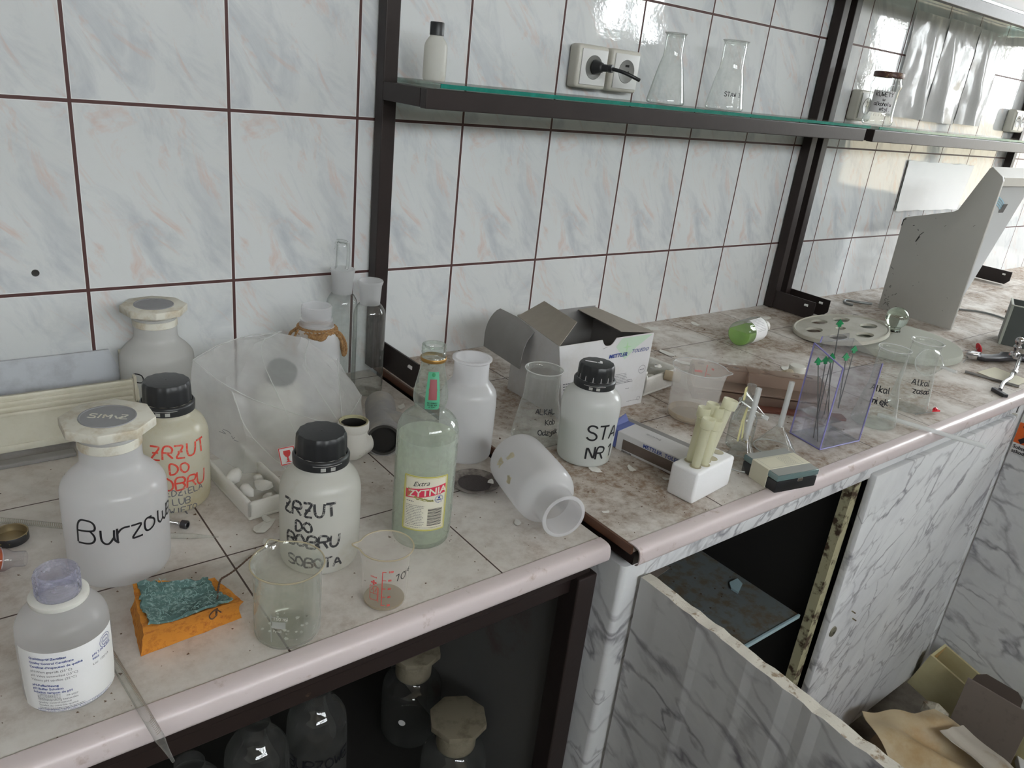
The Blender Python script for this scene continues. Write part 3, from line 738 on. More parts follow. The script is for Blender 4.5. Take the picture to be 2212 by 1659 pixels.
# ================================================================ bottles with octagonal stoppers
P_REAG = rnd([(0, .0006), (.042, .0006), (.0475, .003), (.0495, .010), (.0498, .05), (.0500, .094), (.0485, .104), (.041, .113), (.0335, .1195), (.0292, .126), (.0288, .134), (.0288, .1535)], 2)
P_REAG_L = P_REAG + [(.0298, .155), (.0298, .1575), (.0278, .158)]
def stopper(t, grey=True, mat='stop'):
    s = B(); R = .0443
    oc = [(R*math.cos(PI/8+PI/4*i), R*math.sin(PI/8+PI/4*i)) for i in range(8)]
    prism(s, oc, .1635, .1735, 'z', .0012)
    lathe(s, [(.0245, .150), (.0262, .158), (.031, .1590), (.034, .1636), (0, .1636)], 36)
    so = link('stopper', s, M[mat], t, 30)
    if grey:
        s = B(); lathe(s, [(0, .1738), (.0245, .1738), (.0250, .1745), (.0262, .1745), (.0265, .1732)], 40); link('top_disc', s, M['stopgrey'], so, 30)
    return so
def reagent(name, label, cat, loc, rz=0, mat='pp', scale=1, group=None, grey=True):
    t = thing(name, label, cat, loc, (0, 0, rz), group, scale)
    b = B(); lathe(b, P_REAG_L, 56); link('body', b, M[mat], t, 50)
    b = B(); lathe(b, [(.0292, .1440), (.0297, .1445), (.0297, .1535), (.0290, .154)], 44); link('neck_band', b, M['stop'], t, 40)
    stopper(t, grey); return t
x, y = -.061, -.401
t = reagent('plastic_bottle', 'large milky plastic bottle marked Burzowe in black script, octagonal stopper', 'bottle', (x, y, 0))
a = caz(x, y)
b = B(); mp = wrap(P_REAG, a+math.radians(4), .058, .0006)
# script lettering
cur = {'B': ['06.2 15.9 10.1', '-0.66.2 26.9 46.4 45 33.6 12.9', '12.9 44 51.5 30 10 0.30'],}
hand('handwriting', t, [('B', .027, -.034, -.0005), ('u', .0235, -.014, .000), ('r', .0225, .0005, .0015), ('z', .0225, .0125, .002), ('o', .0235, .0265, .0035), ('w', .0235, .0425, .005), ('e', .0225, .0575, .005)], mp, M['ink'], .0021, jit=.10, seed=5, slant=.05, w=1.0)
sm = B(); mpd = lambda s, tt: (-.0+s*math.cos(.62)-tt*math.sin(.62), s*math.sin(.62)+tt*math.cos(.62), .1741)
for i, (tx, s0) in enumerate((('S', -.014), ('I', -.008), ('M', 0), ('v', .0095), ('2', .0155))):
    for pl in strokes(tx if tx != '2' else 'Z', .010, seed=i, jit=.4):
        ribbon(sm, [(p+s0, q-.005) for p, q in pl], .0018, lambda s, tt: (s*math.cos(-.5)-tt*math.sin(-.5), s*math.sin(-.5)+tt*math.cos(-.5), .17395))
so = [c for c in t.children if c.name.startswith('stopper')][0]
link('chalk_mark', sm, M['stop'], so)
x, y = .072, -.052
t = reagent('plastic_bottle', 'milky plastic bottle with octagonal stopper and a black letter P by the wall', 'bottle', (x, y, 0), .2, 'ppd', 1.0)
hand('handwriting', t, [('P', .026, -.028, 0)], wrap(P_REAG, caz(x, y)-.2, .060, .0006), M['ink'], .0018)

# ---- wide jars with black screw caps
def blackcap(t, z, R=.029, r=.0262, h=.031, name='cap'):
    b = B(); k = []
    for i in range(14): k.append(0)
    # flange ring
    lathe(b, [(R-.0035, z), (R, z+.0008), (R+.0004, z+.0095), (R-.0005, z+.0112), (r+.0012, z+.0125)], 48)
    n = 28; prof = [(r, z+.0125), (r-.0002, z+h-.006)]
    # scalloped grip
    rows = []
    for zz, kk in ((z+.0122, 1.0), (z+h-.0075, .985), (z+h-.003, .965), (z+h-.0004, .91), (z+h, .84)):
        rows.append([b.verts.new((r*kk*(1+.018*math.cos(14*2*PI*i/84))*math.cos(2*PI*i/84), r*kk*(1+.018*math.cos(14*2*PI*i/84))*math.sin(2*PI*i/84), zz)) for i in range(84)])
    for A, D in zip(rows, rows[1:]):
        for i in range(84): b.faces.new((A[i], A[(i+1) % 84], D[(i+1) % 84], D[i]))
    b.faces.new(rows[-1])
    c = link(name, b, M['bcap'], t, 35)
    b = B(); lathe(b, [(0, z+h+.0001), (.0012, z+h+.0004), (0, z+h+.0008)], 12); link('mould_pip', b, M['bcap'], c)
    return c
def capwindows(c, t, z, az, R=.0293, mat='ppw'):
    b = B(); rf = lambda zz: R
    for s in (-.0052, .0052):
        patch(b, wrap(rf, az, z, .0004), s-.0026, s+.0026, .0020, .0062, 3, 0, 1)
    ribbon(b, [(-.016, .0078), (.016, .0078)], .0006, wrap(rf, az, z, .0004))
    link('seal_window', b, M[mat], c)
P_JAR = rnd([(0, .0006), (.036, .0006), (.0412, .0028), (.0436, .010), (.0438, .05), (.0440, .083), (.0430, .097), (.0385, .108), (.0315, .1145), (.0275, .1175), (.0262, .124), (.0262, .1405), (.0235, .1405)], 2)
def jar(label, x, y, z, mat, scale=1, az=0, sx=1.0):
    t = thing('plastic_jar', label, 'bottle', (x, y, z), (0, 0, 0), None, scale)
    b = B(); lathe(b, P_JAR, 56); link('body', b, M[mat], t, 50)
    c = blackcap(t, .122, .0300, .0268, .036); capwindows(c, t, .1225, caz(x, y)+az, .0303); return t
x, y = .1265, -.4870
t = jar('plastic jar with black cap lettered ZRZUT DO BOBRU SOBOTA beside the beakers', x, y, 0, 'ppw', 1.0, .25); a = caz(x, y)
hand('handwriting', t, [('ZRZUT', .0155, -.0085, .0), ('DO', .0125, -.0130, -.0195), ('BOBRU', .0155, -.0040, -.0390)], wrap(P_JAR, a-.10, .0780, .0006), M['inkf'], .0028, w=.95, sp=.95, jit=.28, seed=4)
hand('handwriting', t, [('SOBOTA', .0125, -.0010, 0)], wrap(P_JAR, a-.12, .0140, .0006), M['inkf'], .0024, w=1.0, sp=.9, jit=.25, seed=4)
x, y = .0225, -.2925
t = jar('plastic jar with black cap lettered in red beside the back tray', x, y, 0, 'ppy', 1.0, -.2); a = caz(x, y)
t['label'] = 'yellowed plastic jar with black cap and red lettering ZRZUT DO BOBRU'
hand('red_handwriting', t, [('ZRZUT', .0165, .000, .0), ('DO', .0145, -.0015, -.0210), ('BOBRU', .0165, -.0015, -.0415)], wrap(P_JAR, a+.22, .0770, .0006), M['inkr'], .0022, w=.98, sp=.9, jit=.3, seed=9)
hand('handwriting', t, [('NIEDZiELA', .0080, .000, .0), ('LUB', .0085, .0010, -.0125), ('_SWI_ETO', .0085, .0, -.0250)], wrap(P_JAR, a+.17, .0275, .0006), M['inkg'], .0012, w=1.0, sp=1.0, jit=.2, seed=3)
# STA NR 1: taller shouldered jar with liquid
P_STA = rnd([(0, .0006), (.033, .0006), (.0390, .0028), (.0402, .009), (.0412, .04), (.0432, .080), (.0435, .090), (.0415, .101), (.0360, .109), (.0300, .113), (.0262, .118), (.0256, .1360)], 2)
x, y = .561, -.456
t = thing('plastic_jar', 'plastic jar with black cap marked STA NR 1, half full of pale liquid', 'bottle', (x, y, ZR))
b = B(); lathe(b, P_STA, 56); link('body', b, M['ppd'], t, 50)
b = B(); lathe(b, [(0, .002), (.0365, .002), (.0388, .010), (.0398, .04), (.0408, .068), (0, .068)], 40); link('liquid', b, M['liqg'], t, 40)
c = blackcap(t, .1165, .0300, .0262, .034); capwindows(c, t, .117, caz(x, y)+.05, .0303)
b = B(); ribbon(b, [(-.013, .012), (.004, -.004), (.010, .002)], .0035, lambda s, q: (s*.9, q*1.1, .1508)); link('white_mark', b, M['paper'], c)
a = caz(x, y)
hand('handwriting', t, [('STA', .0225, .0, 0)], wrap(P_STA, a+.62, .048, .0006), M['ink'], .0028, w=.95, sp=1.0, jit=.12)
hand('handwriting', t, [('NR', .0205, -.003, 0), ('1', .0205, .0235, 0.001)], wrap(P_STA, a+.50, .0165, .0006), M['ink'], .0028, w=.85, sp=1.0, jit=.12)

# ================================================================ vodka bottle
x, y = .248, -.507
P_VOD = rnd([(0, .004), (.024, .0006), (.031, .0010), (.0345, .006), (.0352, .016), (.0356, .06), (.0357, .140), (.0345, .152), (.0290, .162), (.0195, .168), (.0166, .1715), (.0176, .1750), (.0196, .1820), (.0194, .193), (.0160, .209), (.0132, .222), (.0126, .2285)], 2)
t = thing('glass_bottle', 'pale green glass bottle with a cream and red label and green neck strip', 'bottle', (x, y, 0))
P_VODN = P_VOD + [(.0126, .2285), (.0139, .2295), (.0139, .2325), (.0128, .2335), (.0128, .2365), (.0136, .2375), (.0136, .2390), (.0127, .2400), (.0135, .2420), (.0133, .2470), (.0108, .2475), (.0100, .2440)]
b = B(); lathe(b, P_VODN, 56); link('body', b, M['greenglass'], t, 50)
b = B(); lathe(b, [(0, .007), (.026, .004), (.0325, .009), (.0333, .06), (.0335, .138), (0, .138)], 48); link('liquid', b, M['liqz'], t, 40)
b = B(); lathe(b, [(.0141, .2290), (.0146, .2298), (.0146, .2325), (.0141, .2332)], 40); link('neck_ring', b, M['gold'], t, 40)
a = caz(x, y)
lb = B(); mp = wrap(P_VOD, a+.08, .030, .0005); patch(lb, mp, -.0255, .0255, 0, .0715, 20); lab = link('label', lb, M['labcream'], t, 60)
b = B(); mp = wrap(P_VOD, a+.08, .030, .0008)
for q in (([(-.0250, .0007), (.0250, .0007)]), ([(-.0250, .0707), (.0250, .0707)]), ([(-.0250, .0007), (-.0250, .0707)]), ([(.0250, .0007), (.0250, .0707)])): ribbon(b, q, .0016, mp)
for q in (([(-.0232, .0024), (.0232, .0024)]), ([(-.0232, .0690), (.0232, .0690)]), ([(-.0232, .0024), (-.0232, .0690)]), ([(.0232, .0024), (.0232, .0690)])): ribbon(b, q, .0004, mp)
link('label_border', b, M['labyel'], lab)
b = B(); mps = lambda s, q: mp(s, q+s*.16)
patch(b, mps, -.0235, .0235, .0455, .0570, 16); link('red_band', b, M['labred'], lab)
mp2 = wrap(P_VOD, a+.08, .030, .0011); mps2 = lambda s, q: mp2(s, q+s*.16)
ptext('brand_lettering', lab, [('ZYTNIA', .0090, .002, .0470, 'CENTER', .03)], mps2, M['labcream'])
b = B(); disc_(b, mps2, -.0172, .0580, .0010); link('letter_dot', b, M['labcream'], lab)
ptext('script_line', lab, [('Extra', .0062, -.0150, .0605, 'LEFT', 0, .35)], mps2, M['ink'])
b = B(); rr = random.Random(2)
for i in range(16):
    u = i/15; disc_(b, mp2, -.012+u*.020, .0435-u*.004+math.sin(u*3)*.001+rr.uniform(-.0012, .0012), .0011, 8)
ribbon(b, [(-.014, .044), (-.002, .0405), (.010, .0395)], .0006, mp2)
for s in (-.021, -.0195, -.018): ribbon(b, [(s, .047), (s+.001, .0585)], .0006, mps2)
link('wheat_ear', b, M['olive'], lab)
b = B()
for k in range(17): ribbon(b, [(.0035, .0080+k*.00135), (.0205, .0080+k*.00135)], (.0005 if k % 3 else .0009), mp2)
link('barcode', b, M['ink'], lab)
b = B(); rr = random.Random(5)
for k in range(13): bars(b, mp2, -.0215, .0005-abs(rr.uniform(0, .004)), .0075+k*.00215, .0006, rr, .0013)
bars(b, mp2, -.021, .021, .0045, .0006, rr, .0013); bars(b, mp2, -.0215, -.0125, .0385, .0009, rr, .0016)
link('small_print', b, M['inkg'], lab)
ptext('volume_text', lab, [('0,5 l', .0022, .003, .0400)], mp2, M['ink'])
b = B()
for i in range(20):
    an = 2*PI*i/20; ribbon(b, [(.0155+.0040*math.cos(an), .0420+.0040*math.sin(an)), (.0155+.0053*math.cos(an), .0420+.0053*math.sin(an))], .0007, mp2)
disc_(b, mp2, .0155, .0438, .0015, 12); ribbon(b, [(.0125, .0410), (.0185, .0410)], .0014, mp2); link('medal_print', b, M['inkb'], lab)
b = B(); mpn = wrap(P_VOD, a+.12, .177, .0006); patch(b, mpn, -.0075, .0075, .0, .043, 8, 0, 12); ns = link('excise_strip', b, M['labgreen'], t, 60)
b = B(); mpn = wrap(P_VOD, a+.12, .177, .0010); patch(b, mpn, -.0042, .0042, .012, .035, 6, 0, 8); disc_(b, mpn, 0, .0235, .0046, 20); link('red_emblem', b, prin('dark red print', (.30, .08, .09), .5), ns)
ptext('strip_text', ns, [('PK 528431', .0017, 0, .0075, 'CENTER', .03), ('PK 86 404', .0017, 0, .0050, 'CENTER', .03), ('A "DA"', .0017, 0, .0025, 'CENTER', .03)], mpn, M['ink'])
b = B(); disc_(b, mpn, 0, .0400, .0024, 10); link('strip_seal', b, M['garrow'], ns)

# ================================================================ open wide-neck plastic bottles
P_PP = rnd([(0, .0006), (.034, .0006), (.0385, .0030), (.0400, .010), (.0403, .05), (.0404, .094), (.0385, .105), (.0310, .1145), (.0268, .119), (.0252, .124), (.0252, .149)], 2) + [(.0262, .1500), (.0285, .1515), (.0285, .1535), (.0262, .1545), (.0240, .1540), (.0236, .148), (.0236, .120)]
b = B(); lathe(b, P_PP, 56); o = link('plastic_bottle', b, M['pp'], None, 50); place(o, (.4165, -.352, 0)); tag(o, 'open milky wide-necked plastic bottle standing behind the vodka bottle', 'bottle')
o['label'] = 'open milky wide-necked plastic bottle standing upright behind the green glass bottle'
t = thing('plastic_bottle', 'open milky plastic bottle lying on its side with its mouth towards the edge', 'bottle', (.4300, -.4560, .0402), (math.radians(90), 0, math.radians(-13)))
t.rotation_euler = (math.radians(90), 0, math.radians(-15)); t.location = (.4270, -.4580, .0415)
b = B(); lathe(b, P_PP, 56); link('body', b, M['pp'], t, 50)
b = B(); rr = random.Random(8)
for (s, q) in ((-.010, .045), (.012, .070), (.006, .035)):
    for k in range(5): ribbon(b, [(s+rr.uniform(-.006, .006), q+rr.uniform(-.006, .006)) for _ in range(4)], .0022, wrap(P_PP, math.radians(150), 0, .0006))
link('glue_residue', b, prin('yellow residue', (.62, .56, .40), .6), t)

# ================================================================ pH buffer bottle
x, y = -.1375, -.563
P_PH = rnd([(0, .0006), (.030, .0006), (.0335, .0030), (.0346, .010), (.0349, .04), (.0349, .068), (.0335, .078), (.0270, .0875), (.0195, .0925), (.0165, .0945)], 2)
t = thing('buffer_bottle', 'open clear plastic bottle with white pH certificate label at the near edge', 'bottle', (x, y, 0))
b = B(); lathe(b, P_PH, 56); link('body', b, M['ppclear'], t, 50)
b = B(); lathe(b, [(.0165, .0940), (.0215, .0942), (.0222, .0955), (.0222, .0985), (.0205, .0995), (.0165, .0995)], 44); link('tamper_ring', b, M['white'], t, 40)
b = B(); pr = [(.0160, .0995)]
for k in range(4): pr += [(.0160, .1015+k*.0045), (.0172, .1024+k*.0045), (.0172, .1036+k*.0045), (.0160, .1045+k*.0045)]
pr += [(.0160, .1205), (.0150, .1215), (.0140, .1205), (.0140, .095)]
lathe(b, pr, 44); link('threaded_neck', b, M['neckclear'], t, 35)
a = caz(x, y); lb = B(); mp = wrap(P_PH, a+.12, .0055, .0004); patch(lb, mp, -.045, .040, 0, .0610, 30); lab = link('label', lb, M['paper'], t, 60)
mp = wrap(P_PH, a+.12, .0055, .0008)
Lh = []
tt = .0545
for i, s in enumerate(('Qualitätsprüf-Zertifikat', 'Quality Control Certificate', "Certificat d'inspection de qualité")): Lh.append((s, .0021, -.032, tt-i*.0042, 'LEFT', .035))
for i, s in enumerate(('pH-Pufferlösung', 'pH Buffer Solution', 'Solution tampon de pH')): Lh.append((s, .0022, -.032, .0275-i*.0036, 'LEFT', .035))
Lh += [('pH 7.00 ± 0.02', .0024, .013, .0455, 'LEFT', .02), ('9865', .0022, .013, .0415, 'LEFT', .02)]
ptext('label_headings', lab, Lh, mp, M['inkb'])
Ls = []
for i, s in enumerate(('pH-Wert geprüft (25°C)', 'pH Value controlled (25°C)', 'Valeurs pH vérifiée (25°C)')): Ls.append((s, .0022, -.032, .0415-i*.0042))
Ls += [('Lot:  1P271A', .0022, .013, .0365), ('09-2007', .0018, -.008, .0160)]
for i, s in enumerate(('Qualitätsprüfung bestanden', 'Quality control passed', 'Satisfait au contrôle qualité')): Ls.append((s, .0019, -.029, .0128-i*.0030))
ptext('label_text', lab, Ls, mp, M['inkg'])
b = B(); rr = random.Random(4)
for k in range(4): bars(b, mp, -.029, -.012, .0190-k*.0014, .0005, rr, .001)
for k in range(2): bars(b, mp, -.029, .004, .0048-k*.0013, .0005, rr, .001)
link('small_print', b, M['inkg'], lab)
ptext('maker_line', lab, [('Mettler Toledo GmbH, Process Analytics, CH-8902 Urdorf', .0017, -.031, .0008)], mp, M['inkb'])
b = B(); ribbon(b, [(-.031, .0030), (.030, .0030)], .0003, mp)
for r0 in (.0062, .0040):
    ribbon(b, [(.0270+r0*math.cos(i*PI/12), .0520+r0*math.sin(i*PI/12)) for i in range(25)], .0004, mp)
link('stamp_ring', b, M['inkb'], lab)
ptext('stamp_text', lab, [('Certified', .0012, .0270, .0550, 'CENTER'), ('Quality', .0014, .0270, .0514, 'CENTER', .03), ('Buffer', .0012, .0270, .0486, 'CENTER')], mp, M['inkb'])

# ================================================================ beakers
def beaker(bm, r, h, spout=0.0, flare=.0025, wall=.0011, seg=64, taper=0.0):
    """beaker with spout at angle 'spout'"""
    prof = [(0, .0012), (r-.006, .0006), (r-.0015, .0026), (r, .008), (r+taper*.5, h*.5), (r+taper, h-.007), (r+taper+.0006, h-.003), (r+taper+flare, h), (r+taper+flare*.6, h+.0007), (r+taper-wall, h-.004), (r-wall, h*.5), (r-wall, .008), (r-wall-.003, .0036), (0, .0030)]
    prof = prof[:1]+rnd(prof[1:7], 1)+prof[7:]
    k0 = len(bm.verts); rows = []
    for rr, z in prof:
        if rr < 1e-6: rows.append([bm.verts.new((0, 0, z))]); continue
        row = []
        for i in range(seg):
            a = 2*PI*i/seg; d = (a-spout+PI) % (2*PI)-PI
            e = max(0, (z-(h-.014))/.014); q = math.exp(-(d/.16)**2)*e*e*.0075
            row.append(bm.verts.new(((rr+q)*math.cos(a), (rr+q)*math.sin(a), z+q*.12)))
        rows.append(row)
    for A, D in zip(rows, rows[1:]):
        for i in range(seg):
            j = (i+1) % seg
            if len(A) == 1: bm.faces.new((A[0], D[j], D[i]))
            elif len(D) == 1: bm.faces.new((A[i], A[j], D[0]))
            else: bm.faces.new((A[i], A[j], D[j], D[i]))
    return bm
def beakrim(t, r, h, spout, flare, taper, mat, k=.0008):
    pts = []
    for i in range(97):
        a_ = 2*PI*i/96; d = (a_-spout+PI) % (2*PI)-PI; q = math.exp(-(d/.16)**2)*.0075
        R = r+taper+flare+q; pts.append((R*math.cos(a_), R*math.sin(a_), h+q*.12))
    b = B(); tube(b, pts, k, 6, False); link('rim', b, M[mat], t, 60)
x, y = .047, -.588; a = caz(x, y)
t = thing('glass_beaker', 'dusty glass beaker with faded white 150 ml markings beside the sponge', 'beaker', (x, y, 0))
b = B(); beaker(b, .0318, .081, a-.1+PI*.0+math.radians(-150)); link('body', b, M['beakglass'], t, 50); beakrim(t, .0318, .081, a-.1+math.radians(-150), .0025, 0, 'rimy')
mp = wrap(lambda z: .0318, a-.45, .020, .0004)
b = B(); patch(b, mp, 0, .0125, .009, .0165, 8); ribbon(b, [(-.001, -.008), (-.001, .024)], .0007, mp); ribbon(b, [(-.001, .0215), (.014, .0215)], .0006, mp)
link('white_print_panel', b, M['frost'], t)
ptext('white_print', t, [('150 ml', .0036, .001, .0180), ('Pyrex', .0026, .001, .0045)], mp, M['white'])
b = B(); rr = random.Random(12)
for i in range(26):
    an = rr.uniform(0, 2*PI); q = rr.uniform(.003, .024); px, py = q*math.cos(an), q*math.sin(an); z = .0042
    s = rr.uniform(.0008, .0028); pts = [(px+s*math.cos(k)*rr.uniform(.5, 1), py+s*math.sin(k)*rr.uniform(.5, 1)) for k in (0, 1.3, 2.5, 3.9, 5.1)]
    prism(b, pts, z, z+.0006)
o = link('flake_debris', b, M['flake'], t); o['kind'] = 'stuff'
x, y = .151, -.593; a = caz(x, y)
t = thing('plastic_beaker', 'small plastic beaker with red graduations and pencilled 10 to the minus six', 'beaker', (x, y, 0))
b = B(); beaker(b, .0232, .069, a+math.radians(-88), .0028, taper=.0016); link('body', b, M['beakpp'], t, 50); beakrim(t, .0232, .069, a+math.radians(-88), .0028, .0016, 'rimy')
mp = wrap(lambda z: .0237+.0018*z/.069, a-.10, .012, .0004); b = B()
ribbon(b, [(.000, .0), (.000, .0425)], .0007, mp)
for k in range(5): ribbon(b, [(0, .0005+k*.0104), (.0035, .0005+k*.0104)], .0007, mp)
ribbon(b, [(-.0035, .004), (-.0035, .022)], .0004, mp)
for q in ([(-.0125, .006), (-.0045, .006)], [(-.0125, .014), (-.0045, .014)], [(-.0125, .023), (-.0045, .023)], [(-.0125, .006), (-.0125, .023)], [(-.0045, .006), (-.0045, .023)], [(-.0085, .014), (-.0085, .023)], [(-.0105, .017), (-.0095, .021)], [(-.0070, .016), (-.0055, .021)]): ribbon(b, q, .0005, mp)
for (s, q) in ((-.0085, .0275), (-.0105, .0275), (-.0065, .0275), (-.0085, .0295), (-.0085, .0255)): disc_(b, mp, s, q, .0011, 8)
link('red_scale', b, M['inkred'], t)
ptext('red_numbers', t, [(s, .0024, .0055, -.0006+k*.0104, 'LEFT', .05) for k, s in enumerate(('20', '40', '60', '80', '100'))] + [('100ml', .0021, -.0125, .0335, 'LEFT', .03)], mp, M['inkred'])
hand('pencil_mark', t, [('10', .0085, 0, 0)], wrap(lambda z: .0256, a+.62, .042, .0006), M['ink'], .0010, slant=.2)
hand('pencil_mark', t, [('-6', .0048, 0, 0)], wrap(lambda z: .0258, a+.98, .048, .0006), M['ink'], .0008)
b = B(); lathe(b, [(0, .0034), (.0210, .0034), (.0215, .0050), (.0212, .0056), (0, .0046)], 40); link('dried_residue', b, milky('dried residue', (.50, .42, .28), .35), t, 50)
x, y = .838, -.430; a = caz(x, y)
t = thing('plastic_beaker', 'tall cloudy plastic beaker with a spout and red print inside the dusty top', 'beaker', (x, y, ZR))
t['label'] = 'tall cloudy plastic beaker with spout behind the foam block of tubes'
b = B(); beaker(b, .0405, .093, a+math.radians(86), .0030, taper=.0030); link('body', b, M['beakpp2'], t, 50); beakrim(t, .0405, .093, a+math.radians(86), .0030, .0030, 'frost')
mp = wrap(lambda z: .0436, a+PI-.35, .060, -.0016)
ptext('red_print', t, [('100ml', .0042, .010, .010, 'LEFT', .03), ('80', .0036, -.010, .020, 'LEFT', .03)], mp, M['inkred'])
b = B(); ribbon(b, [(.004, .004), (.004, .026)], .0008, mp); ribbon(b, [(-.006, .010), (.004, .010)], .0006, mp); link('red_scale', b, M['inkred'], t)
b = B(); lathe(b, [(0, .0036), (.037, .0036), (.0385, .007), (.0392, .014), (.0380, .014), (.034, .0055), (0, .0046)], 48); link('brown_residue', b, milky('brown residue', (.52, .40, .22), .55), t, 50)

# ================================================================ Erlenmeyer flasks
def rimring(t, r, z, mat, k=.0009):
    b = B(); lathe(b, [(r+k*math.cos(a_), z+k*math.sin(a_)) for a_ in [i*PI/5 for i in range(11)]], 56); link('rim', b, M[mat], t, 60)
def flaskprof(rb, h, rn, hn):
    return rnd([(0, .0008), (rb-.006, .0006), (rb-.0008, .0022), (rb, .007), (rb-.0015, .014), (rn+.004, hn-.008), (rn, hn+.002), (rn, h-.006)], 2)+[(rn+.0004, h-.004), (rn+.0028, h-.0005), (rn+.0026, h), (rn-.0008, h-.0015), (rn-.0010, h-.008)]
def flask(label, x, y, z, rb, h, rn, hn, lines, da, t0, mat='glassd', name='erlenmeyer_flask', wid=.0012, ink='ink', mp_=None):
    t = thing(name, label, 'flask', (x, y, z)); pf = flaskprof(rb, h, rn, hn)
    b = B(); lathe(b, pf, 56); link('body', b, M[mat], t, 50); rimring(t, rn+.0026, h-.0002, 'rim')
    if lines: hand('handwriting', t, lines, wrap(prof_r(pf), caz(x, y)+da, t0, .0005), M[ink], wid, w=.92, sp=.9, jit=.15)
    return t
flask('conical glass flask lettered ALKAL Kob Odzysk beside the white box', .534, -.376, ZR, .0390, .1155, .0262, .068, [('ALKAL', .0085, .0, .0), ('Kob', .0085, .008, -.016), ('Odzysk', .0080, .006, -.0315)], .35, .054)
flask('conical glass flask marked Alkal miek beside the purple-edged holder', 1.153, -.596, ZR, .0385, .1445, .0250, .072, [('Alkal.', .0115, .0, .0), ('mi_ek.', .0115, .004, -.021)], .02, .068, wid=.0018)
flask('farther conical glass flask marked Alkal zasad near the red pins', 1.298, -.588, ZR, .0365, .1365, .0262, .078, [('Alkal', .0115, .0, .0), ('zasad', .0105, .004, -.016)], .40, .058, wid=.0016)
flask('faint unmarked conical glass flask on the shelf beside the sockets', 1.022, -.085, SZ, .0370, .128, .0180, .086, None, 0, 0, 'glass')
flask('conical glass flask lettered STAW 3 on the glass shelf', 1.205, -.085, SZ, .0395, .134, .0235, .080, [('STAW', .0085, -.004, 0), ('3', .0085, .018, 0)], .35, .028, 'glassd', wid=.0013)

# ---- small capped bottle on the shelf
t = thing('plastic_bottle', 'small white plastic bottle with black cap on the glass shelf', 'bottle', (.4935, -.080, SZ))
P_SB = rnd([(0, .0006), (.0155, .0006), (.0178, .0025), (.0180, .012), (.0180, .046), (.0172, .054), (.0125, .0615), (.0102, .0640), (.0100, .066)], 2)
b = B(); lathe(b, P_SB, 40); link('body', b, M['ppw'], t, 50)
b = B(); lathe(b, [(.0100, .0655), (.0108, .0660), (.0108, .0835), (.0100, .0845), (0, .0845)], 36); link('cap', b, M['bcap'], t, 40)
# ---- lidded jar on the right shelf
x, y = 1.835, -.085; a = caz(x, y)
t = thing('glass_jar', 'octagonal glass jar with rusty lid and handwritten paper label on the right shelf', 'jar', (x, y, SZ))
t['label'] = 'faceted glass jar with rusty lid and handwritten label on the shelf by the papers'
b = B(); P_GJ = [(0, .002), (.030, .0008), (.036, .004), (.038, .014), (.0345, .022), (.0340, .085), (.0375, .092), (.0375, .101), (.033, .108), (.0325, .119)]
lathe(b, rnd(P_GJ, 1), 48); link('body', b, M['glassd'], t, 40)
b = B(); mp = wrap(lambda z: .0345, a, .030, .0002)
for k in range(11):
    s = -.030+k*.006
    ribbon(b, [(s, -.0070), (s, -.001)], .0012, wrap(lambda z: .0350, a, .030, .0006)); ribbon(b, [(s, .050), (s, .057)], .0012, wrap(lambda z: .0350, a, .030, .0006))
link('moulded_ribs', b, M['frost'], t)
b = B(); lathe(b, [(.0345, .116), (.0362, .1155), (.0366, .118), (.0366, .1265), (.0350, .1285), (0, .1280)], 48); link('lid', b, M['lidrust'], t, 40)
lb = B(); mp = wrap(lambda z: .0347, a-.15, .036, .0005); patch(lb, mp, -.022, .034, -.004, .048, 14); lab = link('label', lb, M['paper'], t, 60)
hand('handwriting', lab, [('KUWETY', .0100, .006, .0340), ('w', .0080, .006, .0235), ('alkoholu', .0092, .006, .0120), ('etyl.', .0092, .014, .0005)], wrap(lambda z: .0347, a-.10, .036, .0009), M['ink'], .0013, w=.88, sp=.8)

# ================================================================ glassware by the wall
def hollow(pf, wall=.0014): return pf
P_GB = rnd([(0, .003), (.020, .0006), (.0245, .0015), (.0262, .006), (.0262, .020), (.0262, .135), (.0250, .146), (.0200, .1545), (.0165, .158)], 2)
t = thing('glass_bottle', 'tall clear glass bottle with ground neck beside the dark rack post', 'bottle', (.393, -.090, 0))
t['label'] = 'tall clear open glass bottle with frosted neck standing against the dark post'
b = B(); lathe(b, P_GB, 48); link('body', b, M['glass'], t, 50)
b = B(); lathe(b, [(.0162, .157), (.0170, .170), (.0182, .188), (.0200, .1925), (.0205, .195), (.0198, .1965), (.0180, .1955), (.0168, .187), (.0155, .165)], 44); link('ground_neck', b, M['frost'], t, 40)
t = thing('wash_bottle', 'tall glass gas washing bottle with a broken bent tube on top', 'bottle', (.362, -.052, 0))
b = B(); lathe(b, [(r*.98, z*1.06) for r, z in P_GB], 48); link('body', b, M['glass'], t, 50)
b = B(); lathe(b, [(.0162, .167), (.0170, .182), (.0185, .200), (.0200, .2045), (.0203, .207), (.0190, .208), (.0175, .200), (.0155, .170)], 44); link('ground_neck', b, M['frost'], t, 40)
b = B(); tube(b, smoothline([(.006, 0, .206), (.0095, .001, .212), (.0095, .001, .246), (.005, 0, .251), (-.004, 0, .253), (-.012, 0, .2535)]), .0028, 12, False)
lathe(b, [(.0130, .206), (.0120, .212), (.0105, .245)], 24, PI*.6, PI*1.5)
lathe(b, [(.0060, .249), (.0085, .252), (.0100, .2500), (.0110, .246)], 16, PI*.7, PI*1.6); ribbon(b, [(0, 0), (.005, .007), (.001, .010), (.006, .013)], .0030, lambda s, q: (-.0155+s*.8, .002*math.sin(s*800), .240+q)); link('broken_tube', b, M['glass'], t, 50)
